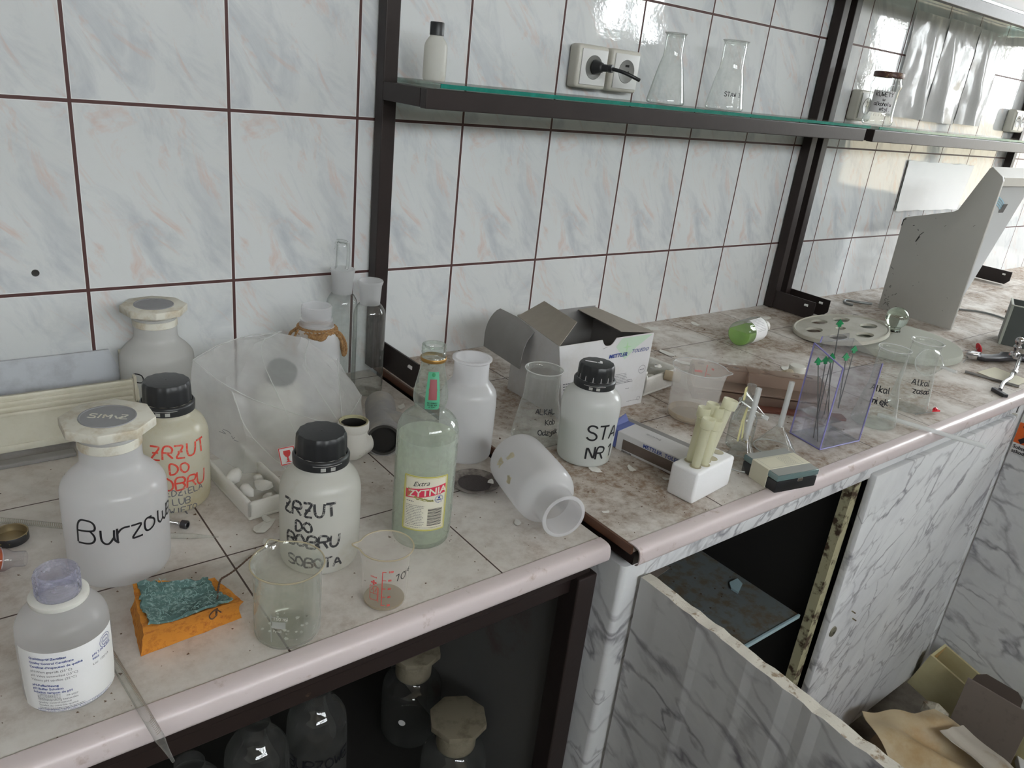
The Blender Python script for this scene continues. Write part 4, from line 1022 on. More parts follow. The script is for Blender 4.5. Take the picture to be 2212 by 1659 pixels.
# ---- white jar with rope
x, y = .2890, -.1150
P_RJ = rnd([(0, .0006), (.030, .0006), (.0355, .003), (.0365, .012), (.0368, .05), (.0365, .112), (.0345, .126), (.0290, .136), (.0255, .139)], 2)
t = thing('plastic_jar', 'open whitish plastic jar with brown rope round its neck behind the bag', 'jar', (x, y, 0))
b = B(); lathe(b, P_RJ, 48); link('body', b, M['pp'], t, 50)
b = B(); pr = [(.0250, .138), (.0262, .1400), (.0262, .1425), (.0235, .1440), (.0235, .1475), (.0246, .1485), (.0246, .1500), (.0225, .1515), (.0225, .1570), (.0232, .1580), (.0230, .1700), (.0215, .1715), (.0205, .1700), (.0205, .140)]
lathe(b, pr, 44); link('threaded_neck', b, M['ppclear'], t, 40)
def rope_pts(fn, n): return [fn(i/(n-1)) for i in range(n)]
def twisted(bm, base, r, strands=3, turns=20):
    for k in range(strands):
        pts = []
        for i in range(len(base)):
            p = Vector(base[i]); d = (Vector(base[min(i+1, len(base)-1)])-Vector(base[max(0, i-1)])).normalized()
            u = d.cross(Vector((.13, .2, 1))).normalized(); v = d.cross(u); an = 2*PI*(turns*i/len(base)+k/strands)
            pts.append(p+(u*math.cos(an)+v*math.sin(an))*r*.55)
        tube(bm, pts, r*.62, 6)
rp = thing('rope', 'brown twine looped and knotted round the whitish plastic jar', 'rope', (x, y, 0))
b = B()
twisted(b, rope_pts(lambda u: ((.0282+.002*math.sin(9*u))*math.cos(2*PI*u*2.05+a), (.0282+.002*math.sin(9*u))*math.sin(2*PI*u*2.05+a), .136-.004*u-.003*math.cos(2*PI*u)), 130), .0027, 3, 20)
link('neck_coil', b, M['rope'], rp, 60)
a = caz(x, y)
def pol(r, da, z): return (r*math.cos(a+da), r*math.sin(a+da), z)
b = B()
twisted(b, smoothline([pol(.0300, 1.2, .134), pol(.0370, 1.35, .130), pol(.0440, 1.45, .115), pol(.0460, 1.5, .098), pol(.0420, 1.6, .088), pol(.0400, 1.7, .100), pol(.0380, 1.9, .12)], 3), .0026, 3, 12)
twisted(b, smoothline([pol(.0300, 1.1, .133), pol(.0385, 1.15, .127), pol(.0435, 1.25, .110), pol(.0430, 1.3, .096)], 3), .0026, 3, 9)
link('hanging_loop', b, M['rope'], rp, 60); b = B()
twisted(b, smoothline([pol(.0300, -1.3, .135), pol(.0370, -1.45, .130), pol(.0420, -1.6, .116), pol(.0460, -1.6, .100)], 3), .0024, 3, 9)
twisted(b, smoothline([pol(.0300, -1.1, .134), pol(.0365, -1.15, .122), pol(.0400, -1.0, .108), pol(.0385, -.9, .098)], 3), .0024, 3, 9)
link('hanging_loop', b, M['rope'], rp, 60)
b = B(); twisted(b, smoothline([pol(.0310, .0, .131), pol(.0345, .15, .127), pol(.0350, .35, .130), pol(.0325, .45, .134), pol(.0345, .25, .133), pol(.0355, .0, .129), pol(.0340, -.3, .132)], 3), .0032, 3, 9)
link('knot', b, M['rope'], rp, 60)

# ================================================================ long plastic drawer at far left
t = thing('plastic_trough', 'long cream plastic drawer with ribbed front rim at the left edge', 'drawer', (0, 0, .010))
b = B(); prism(b, [(-.6, -.1085), (.030, -.1085), (.030, -.1050), (-.6, -.1050)], 0, .078); box(b, -.6, .030, -.110, -.105, 0, .010, .001)
for k in range(4): box(b, -.6, .024, -.1115+.0006*k, -.1050, .050+k*.0075, .0555+k*.0075, .0016)
link('ribbed_front', b, M['cream'], t, 40)
b = B(); prism(b, [(-.60, .0), (-.60, .090), (.016, .090), (.034, .040), (.034, .0)], -.016, -.0125, 'y'); box(b, -.6, .030, -.105, -.016, .0, .004); link('back_and_floor', b, M['drawerin'], t)
b = B(); prism(b, [(-.1085, 0), (-.1085, .062), (-.090, .071), (-.060, .062), (-.045, .075), (-.030, .078), (-.014, .088), (-.014, 0)], .028, .032, 'x'); box(b, .026, .030, -.11, -.10, .045, .082, .001)
link('broken_end', b, M['cream'], t)
o = tag(link('round_disc', lathe(B(), [(0, 0), (.014, 0), (.015, .0015), (.014, .003), (0, .003)], 32), prin('brownish disc', (.30, .24, .22), .5), None, 40), 'small brownish disc leaning inside the cream drawer', 'disc'); place(o, (-.045, -.055, .030), (math.radians(60), 0, .1))
b = B(); box(b, -.62, -.055, -.135, -.118, 0, .006, .002); o = tag(link('flat_bar', b, M['boxgrey'], None), 'flat grey bar lying in front of the cream drawer', 'bar')  # solid dark strip painting in the shadow along the drawer

# ================================================================ plastic bag
t = thing('plastic_bag', 'large crumpled clear plastic bag with a red fragile glass symbol', 'bag', (0, 0, 0))
A = dict(A=(.079, -.200, .140), Bp=(.142, -.165, .150), Cp=(.222, -.140, .142), D=(.262, -.150, .128), E=(.300, -.165, .098), F=(.322, -.205, .050), F2=(.315, -.225, .018), G=(.252, -.285, .044), H=(.175, -.270, .078), I=(.110, -.255, .112),
 J=(.072, -.185, .050), K=(.090, -.215, .012), L=(.112, -.285, .008), Mm=(.160, -.308, .012), Nn=(.200, -.300, .010), O=(.240, -.285, .010), P=(.165, -.185, .146), Q=(.225, -.205, .112), Rr=(.275, -.225, .078), S=(.120, -.275, .058), T=(.185, -.296, .038),
 U=(.110, -.140, .006), V=(.280, -.150, .006))
idx = list(A); b = B(); vv = {k: b.verts.new(A[k]) for k in idx}
for tri in ('A Bp I', 'Bp P I', 'P H I', 'Bp Cp P', 'Cp D Q', 'Cp Q P', 'P Q H', 'D E Rr', 'D Rr Q', 'Q Rr G', 'Q G H', 'E F Rr', 'F G Rr', 'F F2 G', 'G F2 O', 'G O Nn', 'G Nn T', 'G T H', 'H T S', 'H S I', 'I S J', 'I J A', 'S L K', 'S K J', 'S T Mm', 'S Mm L', 'T Nn Mm', 'J K U', 'J U A', 'A U Bp', 'Bp U Cp', 'Cp U V', 'Cp V D', 'D V E', 'E V F', 'F V F2'):
    b.faces.new([vv[k] for k in tri.split()])
bmesh.ops.subdivide_edges(b, edges=b.edges[:], cuts=5, use_grid_fill=True)
bmesh.ops.triangulate(b, faces=b.faces[:])
from mathutils import noise as mn
for v in b.verts:
    p = v.co*22; n1 = mn.fractal(p, 1.0, 2.0, 4)
    rd = 1-abs(mn.noise(v.co*26+Vector((3, 1, 5))))*2
    rd2 = 1-abs(mn.noise(v.co*60+Vector((9, 4, 2))))*2
    k = min(1, max(0, (v.co.z-.004)/.02))
    v.co += v.co.normalized()*0 + Vector((.3, -.5, .8))*(n1*.0030+max(0, rd)**4*.0040+max(0, rd2)**5*.0016)*k
    v.co.z = max(v.co.z, .0015)
o = link('film', b, M['film'], t, 25)
fm = flat((.1505, -.3170, .026), (.93, -.22, .12), (-.08, .30, .92), .0006)
b = B(); patch(b, fm, 0, .0205, 0, .0235, 2, 0, 2); fs = link('fragile_label', b, M['paper'], t)
fm = flat((.1505, -.3170, .026), (.93, -.22, .12), (-.08, .30, .92), .0010)
b = B()
for q in ([(.0008, .0008), (.0197, .0008)], [(.0008, .0227), (.0197, .0227)], [(.0008, .0004), (.0008, .0231)], [(.0197, .0004), (.0197, .0231)]): ribbon(b, q, .0012, fm)
bg = [(-.0042, .0190), (.0042, .0190), (.0046, .0150), (.0030, .0115), (.0010, .0100), (.0010, .0075), (.0018, .0068), (.0008, .0055), (.0022, .0042), (.0042, .0032), (-.0042, .0032), (-.0022, .0042), (-.0008, .0055), (-.0018, .0068), (-.0010, .0075), (-.0010, .0100), (-.0030, .0115), (-.0046, .0150)]
f = b.faces.new([b.verts.new(fm(.0102+x_, z_)) for x_, z_ in bg]); link('fragile_symbol', b, M['inkred'], fs)
b = B(); fm = flat((.089, -.2670, .055), (.80, -.60, -.1), (.1, .1, .98), .0040)
for q in ([(0, .012), (.009, .010), (.004, .014)], [(.005, .016), (.012, .014), (.015, .011)], [(.016, .009), (.018, .005), (.020, .008)], [(.019, .004), (.025, .003)]): ribbon(b, q, .0008, fm)
link('pen_scribble', b, M['inkg'], t)
b = B()
for q in ('A I H G F', 'D Q G', 'I S Mm', 'H T Nn', 'E Rr G', 'Cp P H', 'G T Mm', 'A Bp Cp'):
    pts = smoothline([(A[k][0], A[k][1]-.002, A[k][2]+.003) for k in q.split()], 2); rr = random.Random(len(q))
    tube(b, [(p[0], p[1]+.001*mn.noise(Vector(p)*90), p[2]+.0012*mn.noise(Vector(p)*70)) for p in pts], .0008, 5)
link('fold_crease', b, M['stemglass'], t, 60)  # pale tubes paint bright highlights onto the bag folds
# things in the bag
b = B(); lathe(b, [(0, 0), (.020, 0), (.021, .002), (.021, .020), (.019, .024), (0, .024)], 32); o = tag(link('screw_cap', b, M['greybox'], None, 40), 'dark round screw cap seen through the plastic bag', 'cap'); place(o, (.205, -.175, .085), (.3, .2, 0))
b = B(); lathe(b, rnd([(0, 0), (.030, 0), (.034, .004), (.034, .070), (.020, .083), (.019, .084), (0, .084)], 2), 40); o = tag(link('plastic_jar', b, M['ppw'], None, 50), 'pale jar inside the crumpled plastic bag', 'jar'); place(o, (.205, -.175, .0))

# ================================================================ foam tray with broken bits
t = thing('foam_tray', 'white polystyrene tray of broken foam bits in front of the bag', 'tray', (.108, -.328, 0), (0, 0, math.radians(4)))
b = B(); w, l, h = .029, .055, .024
box(b, -w, w, -l, .10, 0, .006, .002)
for a_ in ((-w, w, -l, -l+.006), (-w, -w+.006, -l, .10), (w-.006, w, -l, .10)): box(b, a_[0], a_[1], a_[2], a_[3], .003, h, .0025)
link('tray_body', b, M['foam'], t, 50)
def chunk(bm, c, s, rr, n=7):
    vs = [bm.verts.new((c[0]+s[0]*math.sin(ph)*math.cos(th)*rr.uniform(.7, 1.1), c[1]+s[1]*math.sin(ph)*math.sin(th)*rr.uniform(.7, 1.1), c[2]+s[2]*math.cos(ph))) for ph, k in ((.15, 3), (1.0, n), (2.0, n), (2.9, 3)) for th in [2*PI*i/k for i in range(k)]]
    bmesh.ops.convex_hull(bm, input=vs)
rr = random.Random(31)
for i, (cx, cy, cz, sx, sy, sz_) in enumerate([(-.014, -.018, .020, .013, .008, .009), (.010, -.012, .018, .014, .010, .007), (-.016, .018, .022, .010, .016, .010), (.006, -.038, .013, .010, .009, .006), (.012, .012, .014, .010, .008, .006)]):
    b = B(); chunk(b, (0, 0, 0), (sx, sy, sz_), rr); o = link('foam_bit', b, M['foam'], None, 60)
    lb_ = ['ridged foam fragment at the tray left rim', 'curved foam fragment with a hollow in the tray middle', 'long foam fragment at the tray back under the bag', 'small foam crumb in the near corner of the tray', 'foam fragment touching the right rim of the tray'][i]
    tag(o, lb_, 'foam bit', 'broken foam bits in the tray'); place(o, (.108+cx, -.328+cy, cz), (rr.uniform(-.4, .4), rr.uniform(-.3, .3), rr.uniform(0, 3)))

# ================================================================ pipe fittings
t = thing('pipe_elbow', 'white plastic pipe elbow with a dirty open socket beside the black-capped jar', 'pipe fitting', (.263, -.297, 0))
b = B()
tube(b, [(0, 0, .036), (0, 0, .0200)], .0188, 32); tube(b, [(0, 0, .0196), (.021, .011, .0196)], .0190, 32); lathe(b, [(.0191*math.cos(q_), .0191*math.sin(q_)) if abs(q_) < 1.57 else (0, .0191*math.sin(q_)) for q_ in [-PI/2+i*PI/12 for i in range(13)]], 32, mat=Matrix.Translation((0, 0, .0196)))
lathe(b, [(.0175, .030), (.0195, .031), (.0195, .046), (.0185, .047), (.0212, .048), (.0215, .0500), (.0215, .0585), (.0205, .0600), (.0185, .0602), (.0180, .040)], 40); link('body', b, M['pvcw'], t, 50)
b = B(); lathe(b, [(.0184, .0598), (.0182, .0560), (.0178, .0545), (.0178, .036), (0, .036)], 36); link('socket_inside', b, M['hole'], t, 50)
b = B(); lathe(b, [(.0206, .0602), (.0186, .0604), (.0180, .0600), (.0180, .0560), (.0186, .0560)], 36); link('dirty_rim', b, M['rust'], t, 50)
t = thing('pipe_branch', 'grey plastic branch pipe fitting lying behind the white elbow', 'pipe fitting', (.330, -.255, .026))
def pipe(bm, p, q, r, coll=.0035, cl=.016, seg=32):
    p, q = Vector(p), Vector(q); d = (q-p).normalized()
    tube(bm, [p, q-d*cl], r, seg)
    M_ = (q-d*cl).to_4x4() if False else None
    rot = Vector((0, 0, 1)).rotation_difference(d).to_matrix().to_4x4(); rot.translation = q-d*cl
    lathe(bm, [(r, -.003), (r+coll, 0), (r+coll, cl-.001), (r+coll-.001, cl), (r+.0005, cl), (r+.0002, .002), (0, .002)], seg, mat=rot)
    return rot, cl
b = B(); pipe(b, (.030, .058, 0), (-.024, -.052, -.0005), .0235); r1, cl = pipe(b, (0, 0, .001), (.044, -.080, 0), .0225); link('body', b, M['pvcg'], t, 45)
for (p, q, r) in (((.030, .058, 0), (-.024, -.052, -.0005), .0235), ((0, 0, .001), (.044, -.080, 0), .0225)):
    p, q = Vector(p), Vector(q); d = (q-p).normalized(); rot = Vector((0, 0, 1)).rotation_difference(d).to_matrix().to_4x4(); rot.translation = q
    b = B(); lathe(b, [(r+.0005, -.004), (r+.0005, .0008), (r-.003, .0008), (r-.003, -.004)], 32, mat=rot); link('rubber_seal', b, M['rubber'], t, 40)
    b = B(); lathe(b, [(0, -.006), (r-.0025, -.006), (r-.0025, -.0050), (0, -.0050)], 28, mat=rot); link('dark_bore', b, M['hole'], t)

# ================================================================ sponge and cord
t = thing('sponge', 'orange sponge with a ragged green scouring pad near the edge', 'sponge', (0, 0, 0))
def sponge_mesh():
    b = B(); nx, ny, nz_ = 22, 14, 6
    bot = [(-.080, -.556), (.016, -.549), (-.002, -.498), (-.072, -.484)]
    top = [(-.078, -.562), (.014, -.560), (.002, -.510), (-.070, -.494)]
    def P(u, v, w):
        def bl(c): return [((c[0][i]*(1-u)+c[1][i]*u)*(1-v)+(c[3][i]*(1-u)+c[2][i]*u)*v) for i in (0, 1)]
        a, c = bl(bot), bl(top); s = w
        x_, y_ = a[0]*(1-s)+c[0]*s, a[1]*(1-s)+c[1]*s
        pin = math.sin(PI*w)*.0025
        if u < .001: x_ += pin
        if u > .999: x_ -= pin
        if v < .001: y_ += pin*1.4
        if v > .999: y_ -= pin
        hh = .036-.008*u+.004*math.sin(PI*2*u)*(v-.5)-.007*math.sin(PI*u)*math.sin(PI*v)
        z_ = hh*w+.0006
        q = mn.fractal(Vector((x_, y_, z_))*90, 1, 2, 3)*.0009
        return (x_+q, y_-q, max(.0004, z_+q*(1 if w > .9 else .3)))
    vt = {}
    def V(i, j, k):
        if (i, j, k) not in vt: vt[(i, j, k)] = b.verts.new(P(i/nx, j/ny, k/nz_))
        return vt[(i, j, k)]
    for i in range(nx):
        for j in range(ny):
            b.faces.new((V(i, j, nz_), V(i+1, j, nz_), V(i+1, j+1, nz_), V(i, j+1, nz_))); b.faces.new((V(i, j+1, 0), V(i+1, j+1, 0), V(i+1, j, 0), V(i, j, 0)))
    for k in range(nz_):
        for i in range(nx):
            b.faces.new((V(i, 0, k), V(i+1, 0, k), V(i+1, 0, k+1), V(i, 0, k+1))); b.faces.new((V(i+1, ny, k), V(i, ny, k), V(i, ny, k+1), V(i+1, ny, k+1)))
        for j in range(ny):
            b.faces.new((V(0, j+1, k), V(0, j, k), V(0, j, k+1), V(0, j+1, k+1))); b.faces.new((V(nx, j, k), V(nx, j+1, k), V(nx, j+1, k+1), V(nx, j, k+1)))
    return b, P
b, PS = sponge_mesh(); link('foam_block', b, M['sponge'], t, 60)
g = []; rr = random.Random(77)
for i in range(27):
    row = []
    for j in range(19):
        u, v = j/18, i/26
        uu = .075+.80*u + .05*(abs(u-.5)*2)**2*(1 if u > .5 else -1)*.4 + .012*math.sin(v*9); vv_ = .03+.93*v+.012*math.sin(u*11)-.05*math.sin(PI*u)*(1-v)*.5
        if u > .9: vv_ += .05*(v-.3)
        p = Vector(PS(min(.995, max(.005, uu)), min(.99, max(.01, vv_)), 1.0))
        edge = min(u, 1-u, v, 1-v)
        p.z += .0016+mn.fractal(p*130, 1, 2, 4)*.0022+(.0035 if edge < .02 else 0)*abs(mn.noise(p*200))
        if edge < .02: p.x += mn.noise(p*170)*.003; p.y += mn.noise(p*150+Vector((5, 5, 5)))*.003
        row.append(tuple(p))
    g.append(row)
b = sheet(B(), g, .0022); link('scouring_pad', b, M['scour'], t, 60)
b = B(); rr = random.Random(21)
for i in range(70):
    u0, v0 = rr.uniform(.1, .85), rr.uniform(.06, .93); an = rr.uniform(0, PI); pts = []
    for k in range(6):
        uu, vv_ = u0+k*.012*math.cos(an+k*.2), v0+k*.025*math.sin(an+k*.2)
        p = PS(min(.9, max(.05, uu)), min(.96, max(.04, vv_)), 1.0); pts.append((p[0], p[1], p[2]+.0044+.0012*math.sin(k+i)))
    tube(b, pts, .00022, 4)
o = link('loose_fibres', b, prin('pale green fibre', (.24, .38, .36), .9), t); o['kind'] = 'stuff'
b = B()
cp = smoothline([(-.014, -.566, .0275), (-.009, -.553, .0305), (-.004, -.540, .0300), (.000, -.530, .0315), (.006, -.517, .0300), (.015, -.505, .0225), (.027, -.489, .0130), (.042, -.471, .0050), (.060, -.455, .0020), (.080, -.448, .0020), (.100, -.440, .0022)], 3)
twisted(b, cp, .0011, 2, 60)
tube(b, smoothline([(-.014, -.566, .0275), (-.019, -.570, .0275), (-.021, -.566, .0285), (-.017, -.562, .0295), (-.012, -.560, .0300), (-.009, -.565, .0285)], 2), .0007, 6)
o = link('cord', b, M['cord'], None, 60); tag(o, 'thin brown twisted cord running from the sponge to the black-capped jar', 'cord')

# ================================================================ pipettes, screw, caps at the left
def pipette(name, label, p0, p1, r=.0032, grad=True, tip=.034, mat='glassd'):
    p0, p1 = Vector(p0), Vector(p1); L = (p1-p0).length
    t = thing(name, label, 'pipette', p0); t.rotation_mode = 'QUATERNION'; t.rotation_quaternion = Vector((1, 0, 0)).rotation_difference((p1-p0).normalized())
    b = B(); n = 12
    tube(b, [(0, 0, 0), (L-tip, 0, 0), (L-tip*.85, 0, 0), (L-tip*.6, 0, 0), (L-tip*.35, 0, 0), (L-tip*.12, 0, 0), (L, 0, 0)], r, 20, True, 0, [r, r, r, r*.72, r*.48, r*.34, r*.30])
    link('tube', b, M[mat], t, 60)
    if grad:
        b = B(); k = 0; xx = .008
        while xx < L-tip-.002:
            lathe(b, [(r+.0001, xx), (r+.0002, xx+.0003)], 14, PI*.05, PI*.95, mat=Matrix(((0, 0, 1, 0), (0, 1, 0, 0), (1, 0, 0, 0), (0, 0, 0, 1)))); xx += .0021; k += 1
        link('graduations', b, prin('brown graduation print', (.30, .17, .09), .5), t)
    return t
t = pipette('pipette', 'graduated glass pipette lying beside the certificate bottle with its tip over the edge', (-.107, -.492, .0036), (-.0885, -.690, .0036), .0040)
t['label'] = 'graduated glass pipette with its tip hanging over the worktop edge'
pipette('pipette', 'long glass pipette lying behind the large bottle, tip towards the scattered flakes', (-.06, -.345, .0034), (.040, -.405, .0034), .0032, False)
pipette('pipette', 'glass pipette with faint graduations lying at the left edge behind the metal cap', (-.230, -.205, .0034), (-.092, -.312, .0034), .0032, True, .01)
pipette('pipette', 'short glass tube lying between the script bottle and the clear label bottle', (-.145, -.425, .0034), (-.122, -.475, .0034), .0032, False, .005)
t = thing('bolt', 'chrome threaded bolt lying behind the large script bottle', 'bolt', (-.0115, -.3365, .0042)); t.rotation_euler = (0, PI/2, math.radians(-46))
b = B(); pr = [(0, 0)]
for k in range(26): pr += [(.0022, k*.0012), (.0027, k*.0012+.0006)]
lathe(b, pr+[(.0022, .0315), (.0022, .034)], 20); link('threaded_shank', b, M['chrome'], t, 40)
b = B(); lathe(b, [(.0022, .034), (.0050, .0345), (.0052, .041), (.0046, .042), (.0032, .042), (.0030, .0385), (0, .0385)], 24); link('bolt_head', b, M['steel'], t, 40)
t = thing('screw_cap', 'gold-lined black metal screw cap lying open side up at the left edge', 'cap', (-.150, -.305, 0))
b = B(); lathe(b, [(0, .0006), (.0165, .0006), (.0172, .0015), (.0172, .0100), (.0166, .0108)], 48); link('shell', b, M['capblack'], t, 50)
b = B(); lathe(b, [(.0172, .0106), (.0166, .0112), (.0158, .0104), (.0163, .0090), (.0156, .0076), (.0160, .0060), (.0154, .0046), (.0156, .0025), (0, .0020)], 48); link('lining', b, M['capmetal'], t, 50)
t = thing('small_bottle', 'small clear bottle with an orange label lying at the far left edge', 'bottle', (-.200, -.345, .0130)); t.rotation_euler = (PI/2, 0, math.radians(68))
b = B(); lathe(b, rnd([(0, 0), (.012, 0), (.0128, .003), (.0128, .040), (.0085, .048), (.0078, .050), (.0082, .060), (.0070, .061)], 1), 32); link('body', b, M['acryl'], t, 50)
b = B(); lathe(b, [(.0130, .004), (.0131, .036)], 32); lb_ = link('label', b, M['orange'], t, 50)
b = B(); lathe(b, [(.0132, .030), (.0133, .037)], 32); link('white_band', b, M['paper'], lb_, 50)
b = B(); chunk(b, (0, 0, 0), (.0045, .0035, .003), random.Random(5)); place(tag(link('nut_shell', b, M['cord'], None, 60), 'small brown fragment lying behind the script bottle', 'fragment'), (-.062, -.285, .003))

# ================================================================ grey dish and flakes
o = tag(link('dish', lathe(B(), rnd([(0, .0008), (.022, .0008), (.030, .003), (.0345, .0065), (.0348, .0075), (.0335, .0072), (.029, .0045), (.021, .0026), (0, .0022)], 1), 48), prin('dirty grey dish', (.26, .235, .215), .7, dirt=(.11, .09, .08), dscale=60, dpos=(.42, .58)), None, 50), 'small dirty grey dish lying beside the lying plastic bottle', 'dish'); place(o, (.377, -.437, 0))
o = tag(link('dish_dirt', lathe(B(), [(0, .0030), (.018, .0030), (.023, .0040)], 24), prin('dark dirt', (.055, .045, .045), .9, bmp=1, bscale=400), None), 'dark grit lying in the small grey dish', 'dirt'); place(o, (.377, -.437, 0)); o['kind'] = 'stuff'
def flake(cx, cy, z, s, seed, label, curl=.0012, elong=1.6, group='peeled paint flakes'):
    rr = random.Random(seed); n = 9; ra = rr.uniform(0, PI); pts = []
    for i in range(n):
        a_ = 2*PI*i/n; q = s*rr.uniform(.6, 1.1); u_, v_ = q*elong*math.cos(a_), q*math.sin(a_)
        pts.append((u_*math.cos(ra)-v_*math.sin(ra), u_*math.sin(ra)+v_*math.cos(ra)))
    b = B(); prism(b, pts, 0, .0006)
    for v in b.verts: v.co.z += curl*((v.co.x*math.cos(ra)+v.co.y*math.sin(ra))/(s*elong))**2*1.2
    o = link('paint_flake', b, M['flake'], None); place(o, (cx, cy, z+.0003)); tag(o, label, 'paint flake', group)
    return o
FLK = [(.094, -.404, 0, .0115, 1, 'large white paint flake lying between the foam tray and the lettered jar'), (.101, -.392, .0006, .006, 12, 'small flake resting against the large flake by the foam tray'),
 (.397, -.402, 0, .0045, 2, 'white flake lying between the upright plastic bottle and the grey dish'), (.3935, -.452, .0085, .0050, 3, 'pale flake resting on the rim of the grey dish'),
 (.372, -.540, 0, .0055, 4, 'white flake lying near the mouth of the lying plastic bottle'), (.549, -.497, ZR, .0075, 5, 'long white flake in front of the STA NR 1 jar'),
 (.006, -.515, 0, .0050, 6, 'white flake peeping out behind the orange sponge'), (.084, -.435, 0, .0050, 7, 'dirty flake beside the brown cord'),
 (.415, -.170, 0, .0070, 8, 'white flake lying behind the grey pipe fitting near the dark post'), (.400, -.150, 0, .0060, 9, 'greyish flake lying beside the tall clear bottle base'), (.410, -.235, 0, .0070, 10, 'long flake lying just right of the grey pipe fitting'),
 (-.068, -.290, 0, .0080, 11, 'triangular white flake beside the script bottle shoulder'), (.655, -.385, ZR, .0120, 13, 'white torn flake lying above the blue box flap'), (.640, -.195, ZR, .008, 14, 'flake showing behind the white cardboard box at left'),
 (1.16, -.045, ZR, .013, 15, 'pale flake cluster lying near the back wall behind the green-liquid bottle'), (1.30, -.055, ZR, .012, 16, 'curled flake lying by the wall left of the second post'), (1.06, -.180, ZR, .013, 17, 'flat white flake lying left of the bottle of green liquid'),
 (1.13, -.300, ZR, .020, 18, 'wide white flake lying in front of the green-liquid bottle'), (1.05, -.235, ZR, .012, 19, 'thin flake lying behind the tall cloudy beaker'), (1.54, -.085, ZR, .014, 20, 'long thin flake by the wall near the dark foot plates'),
 (1.25, -.355, ZR, .018, 22, 'flake lying left of the porcelain disc'), (.480, -.590, ZR, .004, 23, 'tiny yellow flake on the near right worktop corner'), (.600, -.520, ZR, .006, 25, 'small flake beside the electrode box'), (.625, -.565, ZR, .0045, 26, 'crumb-sized flake in front of the electrode box')]
for f_ in FLK: flake(*f_)
b = B(); prism(b, [(0, 0), (.062, -.028), (.078, -.045), (.060, -.055), (.008, -.042), (-.004, -.020)], 0, .004, 'z', .0008); o = link('tile_shard', b, prin('broken tile', (.52, .53, .52), .4, dirt=(.38, .36, .32), dscale=20), None); place(o, (1.700, -.098, ZR), (.08, 0, -.35)); tag(o, 'broken pale tile shard lying at the foot of the second post', 'tile shard')
# fine grit on both worktops
b = B(); rr = random.Random(99)
for i in range(900):
    if rr.random() < .3: px, py, z = rr.uniform(-.2, .44), rr.uniform(-.62, -.15), .0
    else: px, py, z = .46+abs(rr.gauss(0, .55)), rr.uniform(-.66, -.03), ZR
    if px > 2.6: continue
    s = rr.uniform(.0004, .0011) if rr.random() < .93 else rr.uniform(.0012, .0022); an = rr.uniform(0, 6)
    q = [(px+s*1.5*math.cos(an), py+s*1.5*math.sin(an)), (px+s*math.cos(an+2), py+s*math.sin(an+2)), (px+s*math.cos(an+4), py+s*math.sin(an+4))]
    prism(b, q, z, z+s*.5)
o = link('debris_grit', b, prin('brown grit', (.13, .08, .05), .9), None); o['kind'] = 'stuff'; tag(o, 'fine brown grit scattered over the worktop tiles', 'grit')

# ================================================================ white cardboard box
t = thing('cardboard_box', 'open white cardboard box with green star and blue lettering by the wall', 'box', (0, 0, ZR))
FLt, FRt, BLt, BRt = Vector((.592, -.340, .131)), Vector((.797, -.351, .1345)), Vector((.6175, -.199, .1340)), Vector((.800, -.200, .1340))
FLb, FRb, BLb, BRb = Vector((.617, -.343, 0)), Vector((.801, -.347, 0)), Vector((.6135, -.199, 0)), Vector((.803, -.199, 0))
def quadp(bm, a, b_, c, d, th=.0012, mi=0, nu=1, nv=1, f=None): return sheet(bm, quadgrid(a, b_, c, d, nu, nv, f), th, mi)
# front panel with thumb notch
b = B(); U = (FRt-FLt); n = 24; top = []
for i in range(61):
    u = i/60; p = FLt+U*u; w_ = U.length*u; dd = abs(w_-.104)
    if dd < .0135: p = p-Vector((0, 0, 1))*(math.sqrt(max(0, .0135**2-dd**2))*.9)
    top.append(p)
bot = [FLb+(FRb-FLb)*(i/60) for i in range(61)]
sheet(b, [[tuple(p) for p in bot], [tuple(p) for p in top]], .0012); link('front_panel', b, M['box'], t)
b = B(); quadp(b, BLb, FLb, FLt, BLt); link('left_panel', b, M['box'], t)
b = B(); quadp(b, FRb, BRb, BRt, FRt); quadp(b, BRb, BLb, BLt+Vector((0, 0, .003)), BRt+Vector((0, 0, .003))); quadp(b, FLb+Vector((.002, .002, .001)), FRb+Vector((-.002, .002, .001)), BRb+Vector((-.002, -.002, .001)), BLb+Vector((.002, -.002, .001))); link('rear_panels', b, M['boxgrey'], t)
b = B(); quadp(b, FLt, BLt, (.674, -.199, .156), (.640, -.322, .1605), .0012, 0, 8, 8); link('left_flap', b, M['boxin'], t)
b = B(); quadp(b, FRt, BRt, (.757, -.200, .1330), (.728, -.338, .1400), .0012, 0, 8, 8); link('right_flap', b, M['boxin'], t)
b = B()
g = []
for i in range(9):
    u = i/8; an = u*1.9
    xx = .617-.030*math.sin(min(an, PI/2))-.004*u; zz = .1330-.066*u**1.6
    g.append([(xx, -.262, zz-.002*u), (xx+.006*u, -.150, zz+.0*u)])
sheet(b, g, .0012); link('back_flap', b, M['boxgrey'], t, 50)
Uv = (FRb-FLb).normalized(); Vv = ((FLt+FRt)/2-(FLb+FRb)/2).normalized()
fm0 = flat(FLb+Vector((0, 0, .0)), Uv, Vv, .0016); k_ = .184
def bm_map(eps):
    def f(s, q):
        u = s/.184; v = q/.134
        p = (FLb*(1-u)+FRb*u)*(1-v)+(FLt*(1-u)+FRt*u)*v
        return p+Vector((0, -1, .05))*eps
    return f
b = B(); mp = bm_map(.0011); f = b.faces.new([b.verts.new(mp(s, q)) for s, q in ((.128, .092), (.150, .112), (.181, .132), (.118, .132), (.107, .118))]); d_ = link('green_diamond', b, M['pgreen2'], t)
